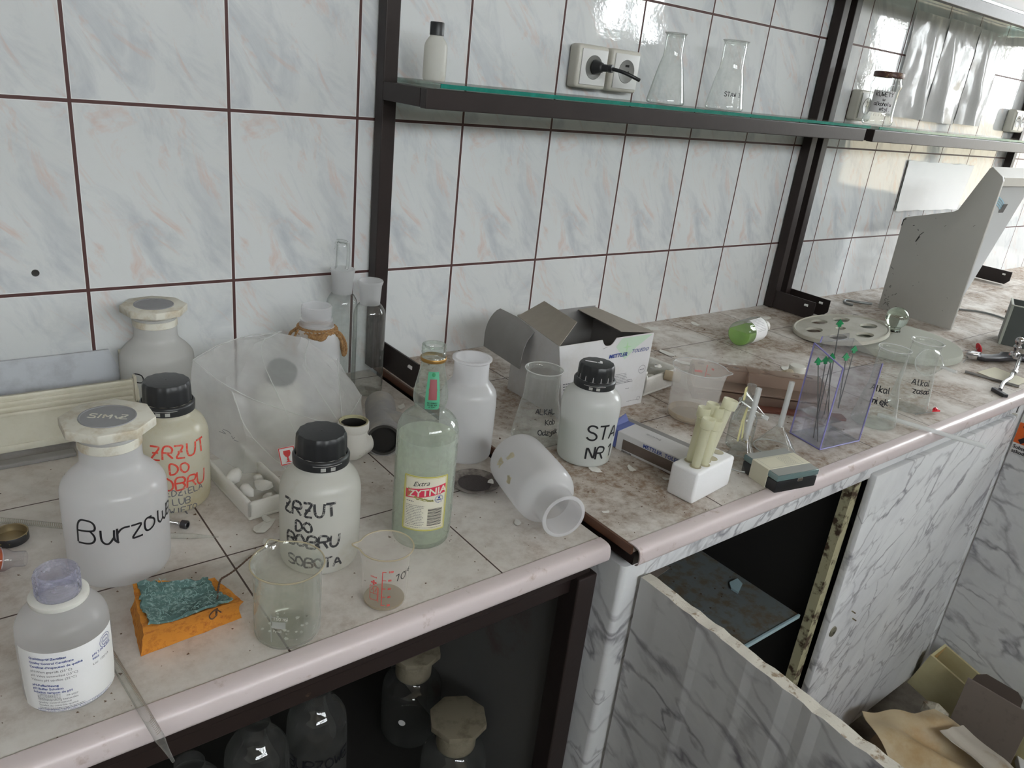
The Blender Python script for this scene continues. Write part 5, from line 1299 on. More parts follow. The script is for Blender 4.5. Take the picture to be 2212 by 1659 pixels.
b = B(); mp = bm_map(.0015); pts = [(.1300+(.0090 if i % 2 == 0 else .0022)*(1.35 if i % 4 == 0 else 1)*math.cos(PI/2+i*PI/4), .1150+(.0090 if i % 2 == 0 else .0022)*(1.35 if i % 4 == 0 else 1)*math.sin(PI/2+i*PI/4)) for i in range(8)]
b.faces.new([b.verts.new(mp(*p)) for p in pts]); link('green_star', b, M['pgreen'], t)
mp = bm_map(.0018)
ptext('brand_lettering', t, [('METTLER', .0068, .0935, .0990, 'LEFT', .04, .25), ('TOLEDO', .0068, .1400, .1025, 'LEFT', .0, .25)], mp, M['inkb'])
b = B(); rr = random.Random(6)
for k in range(3): bars(b, mp, .003, .030, .066-k*.0048, .0018, rr, .0030)
for k in range(2): bars(b, mp, .001, .022, .046-k*.0050, .0014, rr, .0030)
for k in range(10): bars(b, mp, .001, .028, .035-k*.0024, .0008, rr, .0018)
for k in range(7): bars(b, mp, .103, .138-abs(k-3)*.001, .066-k*.0030, .0009, rr, .0018)
bars(b, mp, .138, .150, .052, .0014, rr, .002); bars(b, mp, .134, .152, .0485, .0014, rr, .002); bars(b, mp, .138, .146, .036, .0010, rr, .002)
bars(b, mp, .145, .172, .010, .0008, rr, .0018); bars(b, mp, .001, .060, .006, .0010, rr, .002)
link('small_print', b, M['inkg'], t)
b = B(); ribbon(b, [(.170+.0075*math.cos(i*PI/12), .068+.0075*math.sin(i*PI/12)) for i in range(25)], .0006, mp); bars(b, mp, .165, .175, .068, .0014, rr, .002)
ribbon(b, [(.173+.0035*math.cos(i*PI/8), .012+.0035*math.sin(i*PI/8)) for i in range(17)], .0006, mp)
ribbon(b, [(.080, .1185), (.089, .1205)], .0006, mp); link('quality_stamp', b, M['inkg'], t)
# ================================================================ electrode box
t = thing('electrode_box', 'long white carton with brown window and blue flap lettered Electrode', 'box', (.6265, -.4585, ZR), (0, 0, math.radians(-80.5)))
b = B(); W_, H_, D_ = .165, .030, .046
box(b, 0, W_, 0, D_, 0, H_, .0012); link('carton', b, M['box'], t)
b = B(); box(b, .012, W_-.010, -.0006, .0004, .0045, .0205); link('window', b, M['window'], t)
b = B(); box(b, -.012, .001, .001, D_-.001, .001, H_+.0005, .0008); quadp(b, (-.012, .002, H_), (-.012, D_, H_), (-.020, D_, H_+.010), (-.018, .004, H_+.004), .0008); link('blue_flap', b, M['blue'], t)
mp = flat((0, 0, 0), (1, 0, 0), (0, 0, 1), .0010)
ptext('brand_lettering', t, [('METTLER  TOLEDO', .0060, .048, .0224, 'LEFT', .03, .0)], mp, M['inkb'])
ptext('electrode_text', t, [('Electrode', .0034, .0125, .0008, 'LEFT', .03)], mp, M['ink'])
mp = flat((0, 0, H_), (-1, 0, 0), (0, -1, 0), .0006); ptext('top_text', t, [('Electrode', .0050, -.060, -.030, 'LEFT', .0)], mp, M['inkg'])
b = B(); box(b, -.03, .12, .060, .085, 0, .008, .001); place(tag(link('carton_insert', b, M['boxgrey'], None), 'flat grey card insert lying behind the electrode carton', 'card'), (.640, -.44, ZR), (0, 0, math.radians(-80)))
# ================================================================ foam block with tubes
t = thing('foam_block', 'white polystyrene block holding upright yellowish plastic tubes', 'foam block', (.6495, -.6055, ZR), (0, 0, math.radians(7)))
b = B(); box(b, -.051, .047, -.0215, .0215, 0, .048, .004, seg=3); link('block', b, M['foamw'], t, 50)
HP = [(-.034, -.006), (-.018, -.010), (-.006, -.004), (.008, -.006), (-.026, .008), (-.008, .010), (.034, .000), (.024, .010)]
for hx, hy in HP:
    b = B(); lathe(b, [(0, .0483), (.0072, .0483), (.0078, .0486), (.0082, .0484)], 20); o = link('tube_hole', b, prin('hole shade', (.50, .46, .34), .8), t); o.location = (hx, hy, 0)
TL = [('yellowish tube at the front left corner of the foam block', -.034, -.006, .106, -.03, .05), ('yellowish tube at the front, second from the left in the foam block', -.018, -.010, .100, .02, .10), ('yellowish tube in the front middle of the foam block', -.006, -.003, .112, .05, .13),
      ('yellowish tube behind the left front tube', -.026, .008, .114, .0, .09), ('yellowish tube at the back middle of the foam block', -.008, .010, .116, -.03, .12), ('rightmost leaning yellowish tube with the widest head', .008, .001, .122, -.05, .22)]
for lab_, hx, hy, L_, rx_, ry_ in TL:
    t = thing('sample_tube', lab_, 'tube', (.6495+hx*math.cos(.122)-hy*math.sin(.122), -.6055+hx*math.sin(.122)+hy*math.cos(.122), ZR+.0488), (-rx_, ry_, 0), 'yellowish tubes in the foam block')
    l = L_-.034; b = B(); lathe(b, [(0, 0), (.0052, 0), (.0060, .002), (.0066, l-.014), (.0066, l-.013)], 24); link('tube_wall', b, M['tube'], t, 50)
    k = 1.25 if 'widest' in lab_ else 1.05
    b = B(); lathe(b, [(.0066, l-.015), (.0084*k, l-.0135), (.0086*k, l-.001), (.0082*k, l), (.0070*k, l-.001), (.0064, l-.012)], 28); link('collar', b, M['tube'], t, 50)

# ================================================================ small foam box behind the tall beaker
t = thing('foam_tray', 'white polystyrene box full of broken pieces behind the tall cloudy beaker', 'tray', (.868, -.262, ZR), (0, 0, math.radians(8)))
b = B(); w, l, h = .050, .060, .040
box(b, -w, w, -l, l, 0, .006, .002)
for a_ in ((-w, w, -l, -l+.007), (-w, -w+.007, -l, l), (w-.007, w, -l, l), (-w, w, l-.007, l)): box(b, a_[0], a_[1], a_[2], a_[3], .003, h if a_[3] > -l+.01 else h*.85, .003)
link('tray_body', b, M['foam'], t, 50)
b = B(); rr = random.Random(41)
for i in range(12): chunk(b, (rr.uniform(-.035, .035), rr.uniform(-.045, .045), rr.uniform(.020, .034)), (rr.uniform(.008, .018), rr.uniform(.006, .012), rr.uniform(.004, .010)), rr)
o = link('broken_filling', b, M['foam'], t, 60); o['kind'] = 'stuff'
ptext('upside_down_print', t, [('CAA', .0075, .000, -.012, 'CENTER', .02)], flat((.018, -l, .018), (-1, 0, 0), (0, 0, -1), .0006), M['gold'])
b = B(); lathe(b, [(.0085, 0), (.0095, .001), (.0095, .030), (.0085, .030)], 24); place(tag(link('cardboard_tube', b, prin('tan card tube', (.50, .42, .30), .7), None, 40), 'short tan cardboard tube lying on the small foam box', 'tube'), (.888, -.318, ZR+.030), (PI/2, .0, .6))
g = quadgrid((0, 0, 0), (.075, -.012, .012), (.060, .075, .020), (-.010, .060, .004), 6, 6, lambda u, v: (0, 0, .004*math.sin(u*5)*v)); place(tag(link('plastic_scrap', sheet(B(), g, .0006), M['paper'], None), 'white folded paper scrap lying on the foam box by the cardboard box', 'paper'), (.800, -.275, ZR+.042), (0, 0, .2))
g = quadgrid((0, 0, 0), (.13, -.03, 0), (.15, .03, .0), (.01, .05, 0), 14, 8, lambda u, v: (0, 0, .006+.010*abs(mn.noise(Vector((u*5, v*5, 1))))+.008*math.sin(PI*v)*math.sin(PI*u)))
place(tag(link('film_scrap', sheet(B(), g, .0004), M['film'], None, 40), 'crumpled clear film scrap lying behind the brown rack', 'film'), (.97, -.335, ZR+.004))

# ================================================================ brown acrylic tube rack
t = thing('tube_rack', 'long brown acrylic tube rack with round holes lying behind the funnels', 'rack', (1.030, -.425, ZR), (0, 0, math.radians(-43)))
L_, D_, H_ = .245, .090, .046
b = B()
def holed_top(bm, x0, x1, y0, y1, z, holes, r, n=16, th=.002):
    # strip cells, one hole per cell
    xs = [x0]+[(a+b_)/2 for a, b_ in zip(holes, holes[1:])]+[x1]; yc = (y0+y1)/2
    for hx, xa, xb in zip(holes, xs, xs[1:]):
        out = []; inn = []
        for i in range(n):
            a = 2*PI*i/n; c, s = math.cos(a), math.sin(a)
            k = min(((xb-hx) if c > 0 else (hx-xa))/max(abs(c), 1e-6), ((y1-yc) if s > 0 else (yc-y0))/max(abs(s), 1e-6))
            out.append((hx+c*k, yc+s*k)); inn.append((hx+c*r, yc+s*r))
        for zz, rev in ((z, False), (z-th, True)):
            O = [bm.verts.new((p[0], p[1], zz)) for p in out]; I = [bm.verts.new((p[0], p[1], zz)) for p in inn]
            for i in range(n):
                j = (i+1) % n; q = (O[i], O[j], I[j], I[i]); bm.faces.new(q if not rev else q[::-1])
holed_top(b, -L_/2, L_/2, D_/2-.030, D_/2, H_, [-.105, -.083, -.061, -.039, .075, .100], .0075)
link('perforated_top', b, M['racks'], t)
b = B()
box(b, -L_/2, L_/2, D_/2-.003, D_/2, 0, H_-.002); link('rear_wall', b, M['rack'], t)
b = B(); box(b, -L_/2, L_/2, -D_/2, -D_/2+.003, 0, .020); link('front_wall', b, M['rack'], t)
b = B()
for xx in (-L_/2, -.020, L_/2-.003): prism(b, [(-D_/2, 0), (-D_/2, .020), (D_/2-.030, H_), (D_/2, H_), (D_/2, 0)], xx, xx+.003, 'x')
link('side_walls', b, M['rack'], t)
b = B(); box(b, -L_/2, L_/2, -D_/2, D_/2, 0, .003); box(b, -L_/2, L_/2, D_/2-.031, D_/2-.028, .004, H_-.002); box(b, -L_/2, L_/2, D_/2-.075, D_/2-.030, .018, .021); link('inner_trays', b, M['racks'], t)
for k, xx in enumerate((-.105, -.083, -.061, -.039)):
    b = B(); tube(b, [(xx, D_/2-.015, .004), (xx, D_/2-.015, .036)], .0055, 14); o = link('inner_tube', b, M['rack'], t, 50)
b = B(); box(b, -.06, .10, -.012, .012, 0, .005, .001); place(tag(link('red_brown_strip', b, prin('red brown strip', (.16, .05, .03), .5), None), 'thin red-brown strip lying in front of the brown rack', 'strip'), (1.035, -.500, ZR), (0, 0, math.radians(-38)))
# cork and little tin behind the rack
b = B(); lathe(b, rnd([(0, 0), (.012, 0), (.014, .003), (.016, .022), (.013, .026), (0, .026)], 1), 28); place(tag(link('cork', b, prin('pale cork', (.55, .48, .36), .9, dirt=(.3, .22, .14), dscale=120, bmp=.6, bscale=200), None, 50), 'pale round cork lying between the brown rack and the small white pot', 'cork'), (1.145, -.400, ZR+.014), (1.3, 0, .9))
t = thing('small_pot', 'small white cylindrical pot standing behind the clear acrylic holder', 'pot', (1.190, -.405, ZR))
b = B(); lathe(b, [(0, .0006), (.014, .0006), (.0150, .002), (.0150, .026)], 32); link('pot_body', b, M['glassd'], t, 50)
b = B(); lathe(b, [(.0158, .020), (.0162, .021), (.0162, .034), (.0150, .036), (0, .036)], 32); link('lid', b, M['white'], t, 40)

# ================================================================ funnels and dropper bottle
def funnel_prof(R, hc, rs, hs): return [(R, 0), (R+.0012, .0015), (R, .003), (R-.004, .007), (rs+.002, hc), (rs, hc+.006), (rs*.85, hc+hs), (rs*.6, hc+hs), (rs*.6, hc+.004)]
def funnel(label, loc, rot, R, hc, rs, hs):
    t = thing('glass_funnel', label, 'funnel', loc, rot, 'glass funnels on the dusty worktop')
    b = B(); lathe(b, rnd([(R-.002, .0005), (R, 0), (R+.0012, .0015), (R-.002, .006), (rs+.003, hc-.002), (rs+.0005, hc+.003)], 1), 44); link('cone', b, M['glassd'], t, 50)
    b = B(); tube(b, [(0, 0, hc), (0, 0, hc+hs)], rs, 18, False); tube(b, [(0, 0, hc+.002), (0, 0, hc+hs)], rs*.6, 14, False); link('stem', b, M['stemglass'], t, 50)
    rimring(t, R, .0015, 'rim', .0010)
    return t
funnel('inverted glass funnel beside the foam block, brown crystals in its throat', (.770, -.586, ZR), (0, .035, 0), .0285, .042, .0042, .085)
funnel('inverted wide glass funnel in front of the purple-edged holder', (.873, -.578, ZR), (0, .02, 0), .0330, .040, .0044, .078)
funnel('glass funnel lying on its side with its rim against the brown rack', (.915, -.470, ZR+.026), (0, math.radians(100), math.radians(-68)), .0275, .042, .0040, .012)
b = B(); rr = random.Random(15)
for i in range(26): chunk(b, (rr.uniform(-.004, .004), rr.uniform(-.004, .004), rr.uniform(0, .016)), (.0014, .0014, .0014), rr, 4)
o = tag(link('crystals', b, prin('brown crystals', (.30, .24, .14), .7), None), 'brown crystals caught in the throat of the inverted funnel', 'crystals'); place(o, (.7715, -.586, ZR+.036)); o['kind'] = 'stuff'
t = thing('dropper_bottle', 'small clear glass bottle with yellow paper strips inside behind the foam block', 'bottle', (.820, -.545, ZR))
pf = rnd([(0, .0008), (.017, .0006), (.0200, .003), (.0205, .010), (.0208, .050), (.0195, .056), (.0110, .068), (.0095, .071), (.0100, .078)], 1)+[(.0150, .0800), (.0155, .0820), (.0120, .0835), (.0092, .0830)]
b = B(); lathe(b, pf, 40); link('body', b, M['glass'], t, 50)
b = B(); lathe(b, [(0, .078), (.0060, .078), (.0066, .084), (.0068, .100), (.0074, .101), (.0074, .1045), (.0068, .1050), (.0074, .1060), (.0074, .109), (0, .110)], 28); link('stopper', b, M['glassd'], t, 40)
b = B(); sheet(b, [[(-.006, 0, .012), (-.001, 0, .010)], [(-.003, .002, .045), (.002, .002, .045)], [(-.001, 0, .070), (.004, 0, .070)]], .0005); sheet(b, [[(.010, 0, .012), (.006, 0, .010)], [(.006, .002, .045), (.002, .002, .045)], [(.004, 0, .070), (0, 0, .070)]], .0005)
sheet(b, [[(-.010, .004, .082), (-.004, .004, .082)], [(-.011, .004, .104), (-.005, .004, .106)]], .0005)
link('paper_strips', b, prin('yellow paper', (.72, .66, .34), .7), t)

# ================================================================ black slide case
t = thing('slide_case', 'small black case with clear teal lid and cream paper strap', 'case', (.788, -.643, ZR), (0, 0, math.radians(-11)))
b = B(); box(b, -.041, .041, -.035, .035, 0, .0185, .002); link('base', b, M['bcap'], t, 40)
b = B(); box(b, -.0415, .0415, -.0355, .0355, .0190, .0285, .0018); link('lid', b, prin('teal tinted clear lid', (.14, .21, .21), .12, spec=.9), t, 40)
b = B(); box(b, -.0400, .0400, -.034, .034, .0286, .0290, .0); link('lid_window', b, prin('frosted grey window', (.34, .35, .33), .3), t)
b = B(); box(b, -.0420, .0420, -.0165, .0175, -.0002, .0294, .0008); s_ = link('paper_strap', b, M['papery'], t)
b = B(); rr = random.Random(3); mp = flat((-.022, -.020, .0296), (0, 1, 0), (-1, 0, 0), .0002); mp = flat((-.036, .014, .0296), (0, -1, 0), (1, 0, 0), .0002)
for k in range(7): bars(b, mp, .003, .026, .035+k*.0035, .0005, rr, .002)
ribbon(b, [(0, 0), (.028, 0), (.028, .066), (0, .066), (0, 0)], .0003, mp); link('faint_print', b, M['inkg'], s_)
b = B(); box(b, -.001, .009, -.0372, -.0355, .0150, .0200, .0006); link('catch', b, M['chrome'], t)

# ================================================================ clear acrylic holder with rods
t = thing('acrylic_holder', 'clear purple-edged acrylic holder full of thin rods with green tips', 'holder', (0, 0, ZR))
Aq, Bq, Cq, Dq = (.9565, -.5530), (.9450, -.6170), (1.0470, -.6290), (1.0585, -.5650)
def V3(p, z): return (p[0], p[1], z)
b = B(); th = .0022
quadp(b, V3(Aq, 0), V3(Bq, 0), V3(Bq, .145), V3(Aq, .164), th); link('side_wall', b, M['acryl'], t)
b = B(); quadp(b, V3(Cq, 0), V3(Dq, 0), V3(Dq, .164), V3(Cq, .143), th)
link('side_wall', b, M['acryl'], t)
b = B(); quadp(b, V3(Bq, 0), V3(Cq, 0), V3(Cq, .143), V3(Bq, .145), th); quadp(b, V3(Dq, 0), V3(Aq, 0), V3(Aq, .164), V3(Dq, .164), th)
quadp(b, (Aq[0]+.014, Aq[1]-.002, .164), (Dq[0]-.014, Dq[1]+.002, .164), (Dq[0]-.016, Dq[1]+.002, .174), (Aq[0]+.016, Aq[1]-.002, .174), th); link('front_and_back', b, M['acryl'], t)
b = B(); quadp(b, V3(Aq, .0012), V3(Bq, .0012), V3(Cq, .0012), V3(Dq, .0012), th); quadp(b, (Aq[0]+.002, Aq[1]-.002, .046), (Bq[0]+.002, Bq[1]+.002, .046), (Bq[0]+.040, Bq[1]-.003, .046), (Aq[0]+.040, Aq[1]-.006, .046), .0014)
quadp(b, (Bq[0]+.022, Bq[1]+.004, .002), (Aq[0]+.022, Aq[1]-.008, .002), (Aq[0]+.022, Aq[1]-.008, .045), (Bq[0]+.022, Bq[1]+.004, .045), .0014)
link('inner_shelf', b, M['acryl'], t)
b = B()
for p, z1 in ((Aq, .164), (Bq, .145), (Cq, .143)): tube(b, [V3(p, .001), V3(p, z1)], .0014, 6)
for a_, b_ in ((V3(Aq, .164), V3(Bq, .145)), (V3(Aq, .001), V3(Bq, .001)), (V3(Bq, .001), V3(Cq, .001)), ((Aq[0]+.014, Aq[1]-.002, .164), (Aq[0]+.016, Aq[1]-.002, .174))): tube(b, [a_, b_], .0012, 6)
link('purple_edges', b, M['acrylp'], t)
RODS = [((.952, -.600, .016), (.913, -.5800, .158)), ((.955, -.590, .018), (.930, -.583, .1585)), ((.960, -.585, .050), (.943, -.585, .163)), ((.975, -.596, .050), (.957, -.587, .161)), ((.990, -.600, .070), (1.009, -.585, .157)), ((1.000, -.595, .070), (1.030, -.585, .167)), ((.990, -.580, .050), (.958, -.585, .221))]
RL = ['leftmost green-tipped rod leaning in the acrylic holder', 'green-tipped rod second from the left in the acrylic holder', 'green-tipped rod in the middle of the left bunch', 'green-tipped rod at the right of the left bunch', 'green-tipped rod at right, lower of the pair', 'green-tipped rod at right, upper of the pair', 'longest green-tipped rod standing far above the others']
for (p, q), lab_ in zip(RODS, RL):
    p = Vector(p)+Vector((.012, 0, 0)); q = Vector(q)+Vector((.0, 0, 0)); 
    if q.x < .955 and q.z < .2: q.x += .020; 
    t = thing('marker_rod', lab_, 'rod', p, (0, 0, 0), 'green-tipped rods in the acrylic holder'); q = q-p
    b = B(); tube(b, [(0, 0, 0), q], .0009, 8); link('rod', b, M['wire'], t, 60)
    b = B(); d = q.normalized(); rot = Vector((0, 0, 1)).rotation_difference(d).to_matrix().to_4x4(); rot.translation = q
    vs = []
    prism(b, [(-.0062, -.0025), (-.0026, -.0032), (-.0026, -.007), (.0026, -.007), (.0026, -.0032), (.0062, -.0025), (0, .0062)], -.0012, .0012, 'y')
    for v in b.verts: v.co = rot @ (Matrix.Rotation(-.6, 4, 'Z') @ v.co)
    link('arrow_tip', b, M['garrow'], t)

# ================================================================ green liquid bottle lying
t = thing('reagent_bottle', 'clear bottle of bright green liquid lying on its side with white label', 'bottle', (1.262, -.205, ZR+.029)); t.rotation_euler = (0, PI/2, math.radians(8))
b = B(); pf = rnd([(0, .001), (.024, 0), (.0285, .004), (.0288, .02), (.0288, .085), (.0260, .094), (.0150, .104), (.0125, .106), (.0125, .112)], 2); lathe(b, pf, 44); link('body', b, M['glass'], t, 50)
b = B(); lathe(b, [(.0130, .107), (.0140, .108), (.0140, .126), (.0130, .127), (0, .127)], 32); link('cap', b, M['white'], t, 40)
b = B(); lathe(b, [(0, .003), (.026, .003), (.0272, .008), (.0274, .040), (.0274, .084), (.020, .094), (0, .095)], 40)
for v in b.verts:                      # liquid lies in the lower half: local -x is up after the bottle is laid down
    v.co.x = max(v.co.x, -.006)
link('liquid', b, M['liqgreen'], t, 60)
b = B(); lathe(b, [(.0291, .030), (.0291, .084)], 44, -PI*.95, PI*.35); lb_ = link('label', b, M['paper'], t, 50)
b = B(); rr = random.Random(1)
for k in range(9): bars(b, lambda s, q: (.0294*math.cos(q/.029-PI*.9), .0294*math.sin(q/.029-PI*.9), .034+s), .0, .040, k*.0036, .0006, rr, .0022)
link('label_print', b, M['inkg'], lb_)

# ================================================================ porcelain disc, glass lid, knob
t = thing('desiccator_plate', 'round cream porcelain plate with large holes leaning on the glass lid', 'plate', (1.585, -.270, ZR+.022))
t.rotation_mode = 'AXIS_ANGLE'; t.rotation_axis_angle = (math.radians(10.5), -.62, -.79, 0)
b = B(); R0 = .108; n = 72; holes = [(.060, .035, .020), (.012, .066, .020), (-.050, .040, .020), (-.060, -.030, .020), (-.010, -.068, .020), (.055, -.040, .020), (.0, .0, .012)]
outer = [(R0*math.cos(2*PI*i/n), R0*math.sin(2*PI*i/n)) for i in range(n)]
def edge_loop(bm, pts):
    vs = [bm.verts.new((p[0], p[1], .006)) for p in pts]; return vs, [bm.edges.new((vs[i], vs[(i+1) % len(vs)])) for i in range(len(vs))]
ed = edge_loop(b, outer)[1]
for hx, hy, hr in holes: ed += edge_loop(b, [(hx+hr*math.cos(2*PI*i/24), hy+hr*math.sin(2*PI*i/24)) for i in range(24)])[1]
bmesh.ops.triangle_fill(b, use_beauty=True, use_dissolve=False, edges=ed)
bad = [f for f in b.faces if any((f.calc_center_median().x-hx)**2+(f.calc_center_median().y-hy)**2 < (hr*.98)**2 and all(abs(math.hypot(v.co.x-hx, v.co.y-hy)-hr) < 1e-4 for v in f.verts) for hx, hy, hr in holes)]
bmesh.ops.delete(b, geom=bad, context='FACES')
r_ = bmesh.ops.extrude_face_region(b, geom=b.faces[:]); 
for v in [g_ for g_ in r_['geom'] if isinstance(g_, bmesh.types.BMVert)]: v.co.z -= .006
bmesh.ops.recalc_face_normals(b, faces=b.faces[:]); link('plate', b, M['porc'], t, 30)
b = B(); lathe(b, [(R0-.004, .0062), (R0-.001, .0085), (R0+.002, .0075), (R0+.002, -.001), (R0-.002, -.002), (R0-.004, .0)], 64); link('raised_rim', b, M['porc'], t, 50)
t = thing('desiccator_cover', 'wide round ground glass lid with a clear ball knob', 'lid', (1.690, -.352, ZR+.002), (0, 0, 0))
b = B(); lathe(b, [(.150, .0), (.156, .003), (.157, .012), (.153, .018), (.125, .021), (.07, .026), (.020, .029), (0, .029)], 72); link('dome', b, M['lidg'], t, 50)
b = B(); lathe(b, [(0, .029), (.017, .029), (.0150, .033), (.0152, .040)]+[(.0265*math.cos(a_), .062+.0265*math.sin(a_)) for a_ in [(-.92+i*.12) for i in range(21)] if a_ < PI/2]+[(0, .0885)], 40); o = link('ball_knob', b, M['ball'], t, 60); o.location = (.016, .012, 0)
funnel('glass funnel lying under the rim of the round glass lid', (1.545, -.505, ZR+.030), (0, math.radians(80), math.radians(-132)), .0290, .060, .0035, .060)

# ================================================================ titrator case
t = thing('instrument', 'scuffed light grey laboratory instrument case standing by the wall', 'instrument', (0, 0, ZR))
SP = [(-.141, 0), (-.138, .258), (-.143, .264), (-.262, .303), (-.272, .310), (-.316, .424), (-.322, .428), (-.352, .408), (-.356, .398), (-.350, .0)]
b = B(); prism(b, SP, 2.018, 2.028, 'x', .0015); link('side_cheek', b, M['instr'], t, 30)
b = B(); prism(b, [(-.145, .02), (-.142, .260), (-.262, .299), (-.272, .306), (-.316, .420), (-.346, .402), (-.336, .375), (-.262, .040), (-.262, .006)], 2.0285, 2.262, 'x'); link('case_body', b, M['instrf'], t, 30)
b = B(); prism(b, [(-.318, .428), (-.354, .406), (-.352, .385), (-.312, .405)], 2.029, 2.262, 'x'); link('top_hood', b, M['instr'], t, 30)
def fr(u, w): # front face point: u along x, w up from bottom 0..1
    y_ = -.262+(-.336+.262)*w; z_ = .04+.335*w; return (2.03+u, y_-.0008, z_)
def FP(x_, z_, e=.0010):
    w = (z_-ZR-.04)/.335; return (x_, -.262+(-.336+.262)*w-e, z_-ZR)
b = B()
for k in range(4): ribbon(b, [(2.055+u*.012, .368-k*.0055-(u/8)**2*.022) for u in range(9)], .0032, lambda s, q: FP(s, q), .01)
for k in range(3): ribbon(b, [(2.029, .312-k*.0055), (2.045, .309-k*.0055)], .0030, lambda s, q: FP(s, q), .01)
link('blue_stripes', b, M['cyan'], t)
b = B(); mpk = lambda s, q: FP(s, q, .0016); patch(b, mpk, 2.046, 2.072, .294, .312, 1, 0, 1); patch(b, mpk, 2.146, 2.176, .322, .346, 1, 0, 1); link('black_key', b, M['ink'], t)
b = B(); mp = lambda s, q: (2.0172, s, q); rr = random.Random(10)
ribbon(b, [(-.190, .208), (-.196, .226), (-.204, .236)], .0016, mp); ribbon(b, [(-.190, .206), (-.197, .222)], .0024, mp); ribbon(b, [(-.170, .246), (-.175, .248)], .0014, mp); ribbon(b, [(-.186, .240), (-.189, .236)], .0016, mp); ribbon(b, [(-.1395, .240), (-.1405, .256), (-.147, .261)], .003, mp)
for i in range(26):
    yy = -.145-abs(rr.gauss(0, .02)); zz = abs(rr.gauss(0, .05)); ribbon(b, [(yy, zz), (yy-rr.uniform(.001, .008), zz+rr.uniform(-.006, .008))], rr.uniform(.0006, .0013), mp)
for i in range(12):
    yy, zz = rr.uniform(-.33, -.15), rr.uniform(.03, .3); ribbon(b, [(yy, zz), (yy-rr.uniform(.001, .006), zz+rr.uniform(-.004, .004))], .0007, mp)
link('scuffs', b, M['scuff'], t)
b = B(); tube(b, smoothline([(2.02, -.120, .006), (1.99, -.085, .004), (1.955, -.070, .010), (1.935, -.078, .004), (1.950, -.100, .003)], 3), .0035, 8)
for v in b.verts: v.co.z += ZR
o = link('power_cable', b, M['wire'], None, 60); tag(o, 'grey cable curling behind the instrument case', 'cable')
b = B(); tube(b, smoothline([(2.27, -.24, ZR+.004), (2.36, -.30, ZR+.0035), (2.33, -.40, ZR+.0035), (2.16, -.47, ZR+.0035)], 3), .0030, 8); tag(link('power_cable', b, M['wire'], None, 60), 'grey cable running from the instrument case towards the dark metal box', 'cable')

# ================================================================ grey green metal box
t = thing('metal_box', 'open dark grey-green metal box at the right edge of the photo', 'box', (2.030, -.470, ZR), (0, 0, math.radians(22)))
t['label'] = 'open dark grey-green metal box standing near the chrome-knobbed clamp'
b = B(); w_, d_, h_ = .10, .17, .105
for a_ in ((0, .003, -d_, 0), (w_-.003, w_, -d_, 0), (.003, w_-.003, -.003, 0), (.003, w_-.003, -d_, -d_+.003)): box(b, a_[0], a_[1], a_[2], a_[3], 0, h_)
box(b, .003, w_-.003, -d_+.003, -.003, 0, .003); link('walls', b, M['greybox'], t)
b = B(); box(b, -.0015, .0045, -.0045, .0015, 0, h_+.001, .001); box(b, -.0015, .0045, -d_-.0015, .0015, h_-.001, h_+.0015, .0008); box(b, -.0015, w_+.001, -.0045, .0015, h_-.001, h_+.0015, .0008); link('pale_lip', b, M['greyboxe'], t)

# ================================================================ burette clamp, pins, cards, rod
t = thing('burette_clamp', 'dark metal burette clamp with chrome ball knob lying near the far edge', 'clamp', (0, 0, ZR))
b = B()
prism(b, [(1.790, -.508), (1.815, -.500), (1.850, -.520), (1.880, -.526), (1.905, -.520), (1.94, -.545), (1.96, -.575), (1.93, -.590), (1.90, -.565), (1.870, -.553), (1.835, -.545), (1.80, -.530)], .004, .013, 'z', .0015)
prism(b, [(1.93, -.560), (2.00, -.585), (2.03, -.640), (2.00, -.648), (1.975, -.605), (1.92, -.582)], .003, .010, 'z', .0015); link('jaws', b, M['steel'], t, 40)
b = B(); prism(b, [(1.768, -.494), (1.800, -.494), (1.812, -.512), (1.780, -.516)], .006, .020, 'z', .002); link('jaw_screw_block', b, M['chrome'], t, 40)
b = B(); lathe(b, [(0, 0), (.013, 0), (.014, .004), (.011, .014), (.006, .016), (.006, .022), (.009, .025), (.009, .030), (.006, .033)]+[(.0100*math.cos(a_), .043+.0100*math.sin(a_)) for a_ in [-.9+i*.25 for i in range(10)]]+[(0, .053)], 28); o = link('ball_knob', b, M['chrome'], t, 50); o.location = (1.895, -.555, .010)
b = B(); tube(b, [(1.872, -.575, .020), (1.760, -.608, .014), (1.735, -.612, .013)], .0045, 12); tube(b, [(1.756, -.609, .014), (1.742, -.611, .0135)], .0068, 12); tube(b, smoothline([(1.735, -.612, .013), (1.700, -.622, .012), (1.655, -.624, .010), (1.600, -.640, .008)], 2), .0042, 12); link('chrome_rod', b, M['chrome'], t, 50)
b = B(); box(b, -.005, .005, -.020, .020, 0, .008, .001); o = link('rod_foot', b, M['steel'], t); o.location = (1.592, -.643, 0); o.rotation_euler = (0, 0, -.55)
t = thing('marker_pin', 'red round-headed pin lying beside the metal clamp', 'pin', (1.880, -.478, ZR+.010))
b = B(); lathe(b, [(0, 0), (.012, 0), (.013, .0015), (.012, .003), (0, .003)], 24, mat=Matrix.Rotation(1.0, 4, 'X') @ Matrix.Rotation(.8, 4, 'Y')); link('red_head', b, M['rarrow'], t, 40)
b = B(); tube(b, [(0, 0, .002), (-.150, -.030, -.006)], .0009, 6); tube(b, [(-.02, .01, -.006), (-.16, .03, -.008)], .0009, 6); link('pin_rod', b, M['wire'], t)
t = thing('marker_pin', 'small red arrow-headed pin lying just behind the worktop edge', 'pin', (1.325, -.628, ZR+.004))
b = B(); prism(b, [(-.008, 0), (.010, -.007), (.010, .007)], 0, .003, 'z', .0004); chunk(b, (.002, 0, .004), (.006, .005, .004), random.Random(2)); link('red_head', b, M['rarrow'], t)
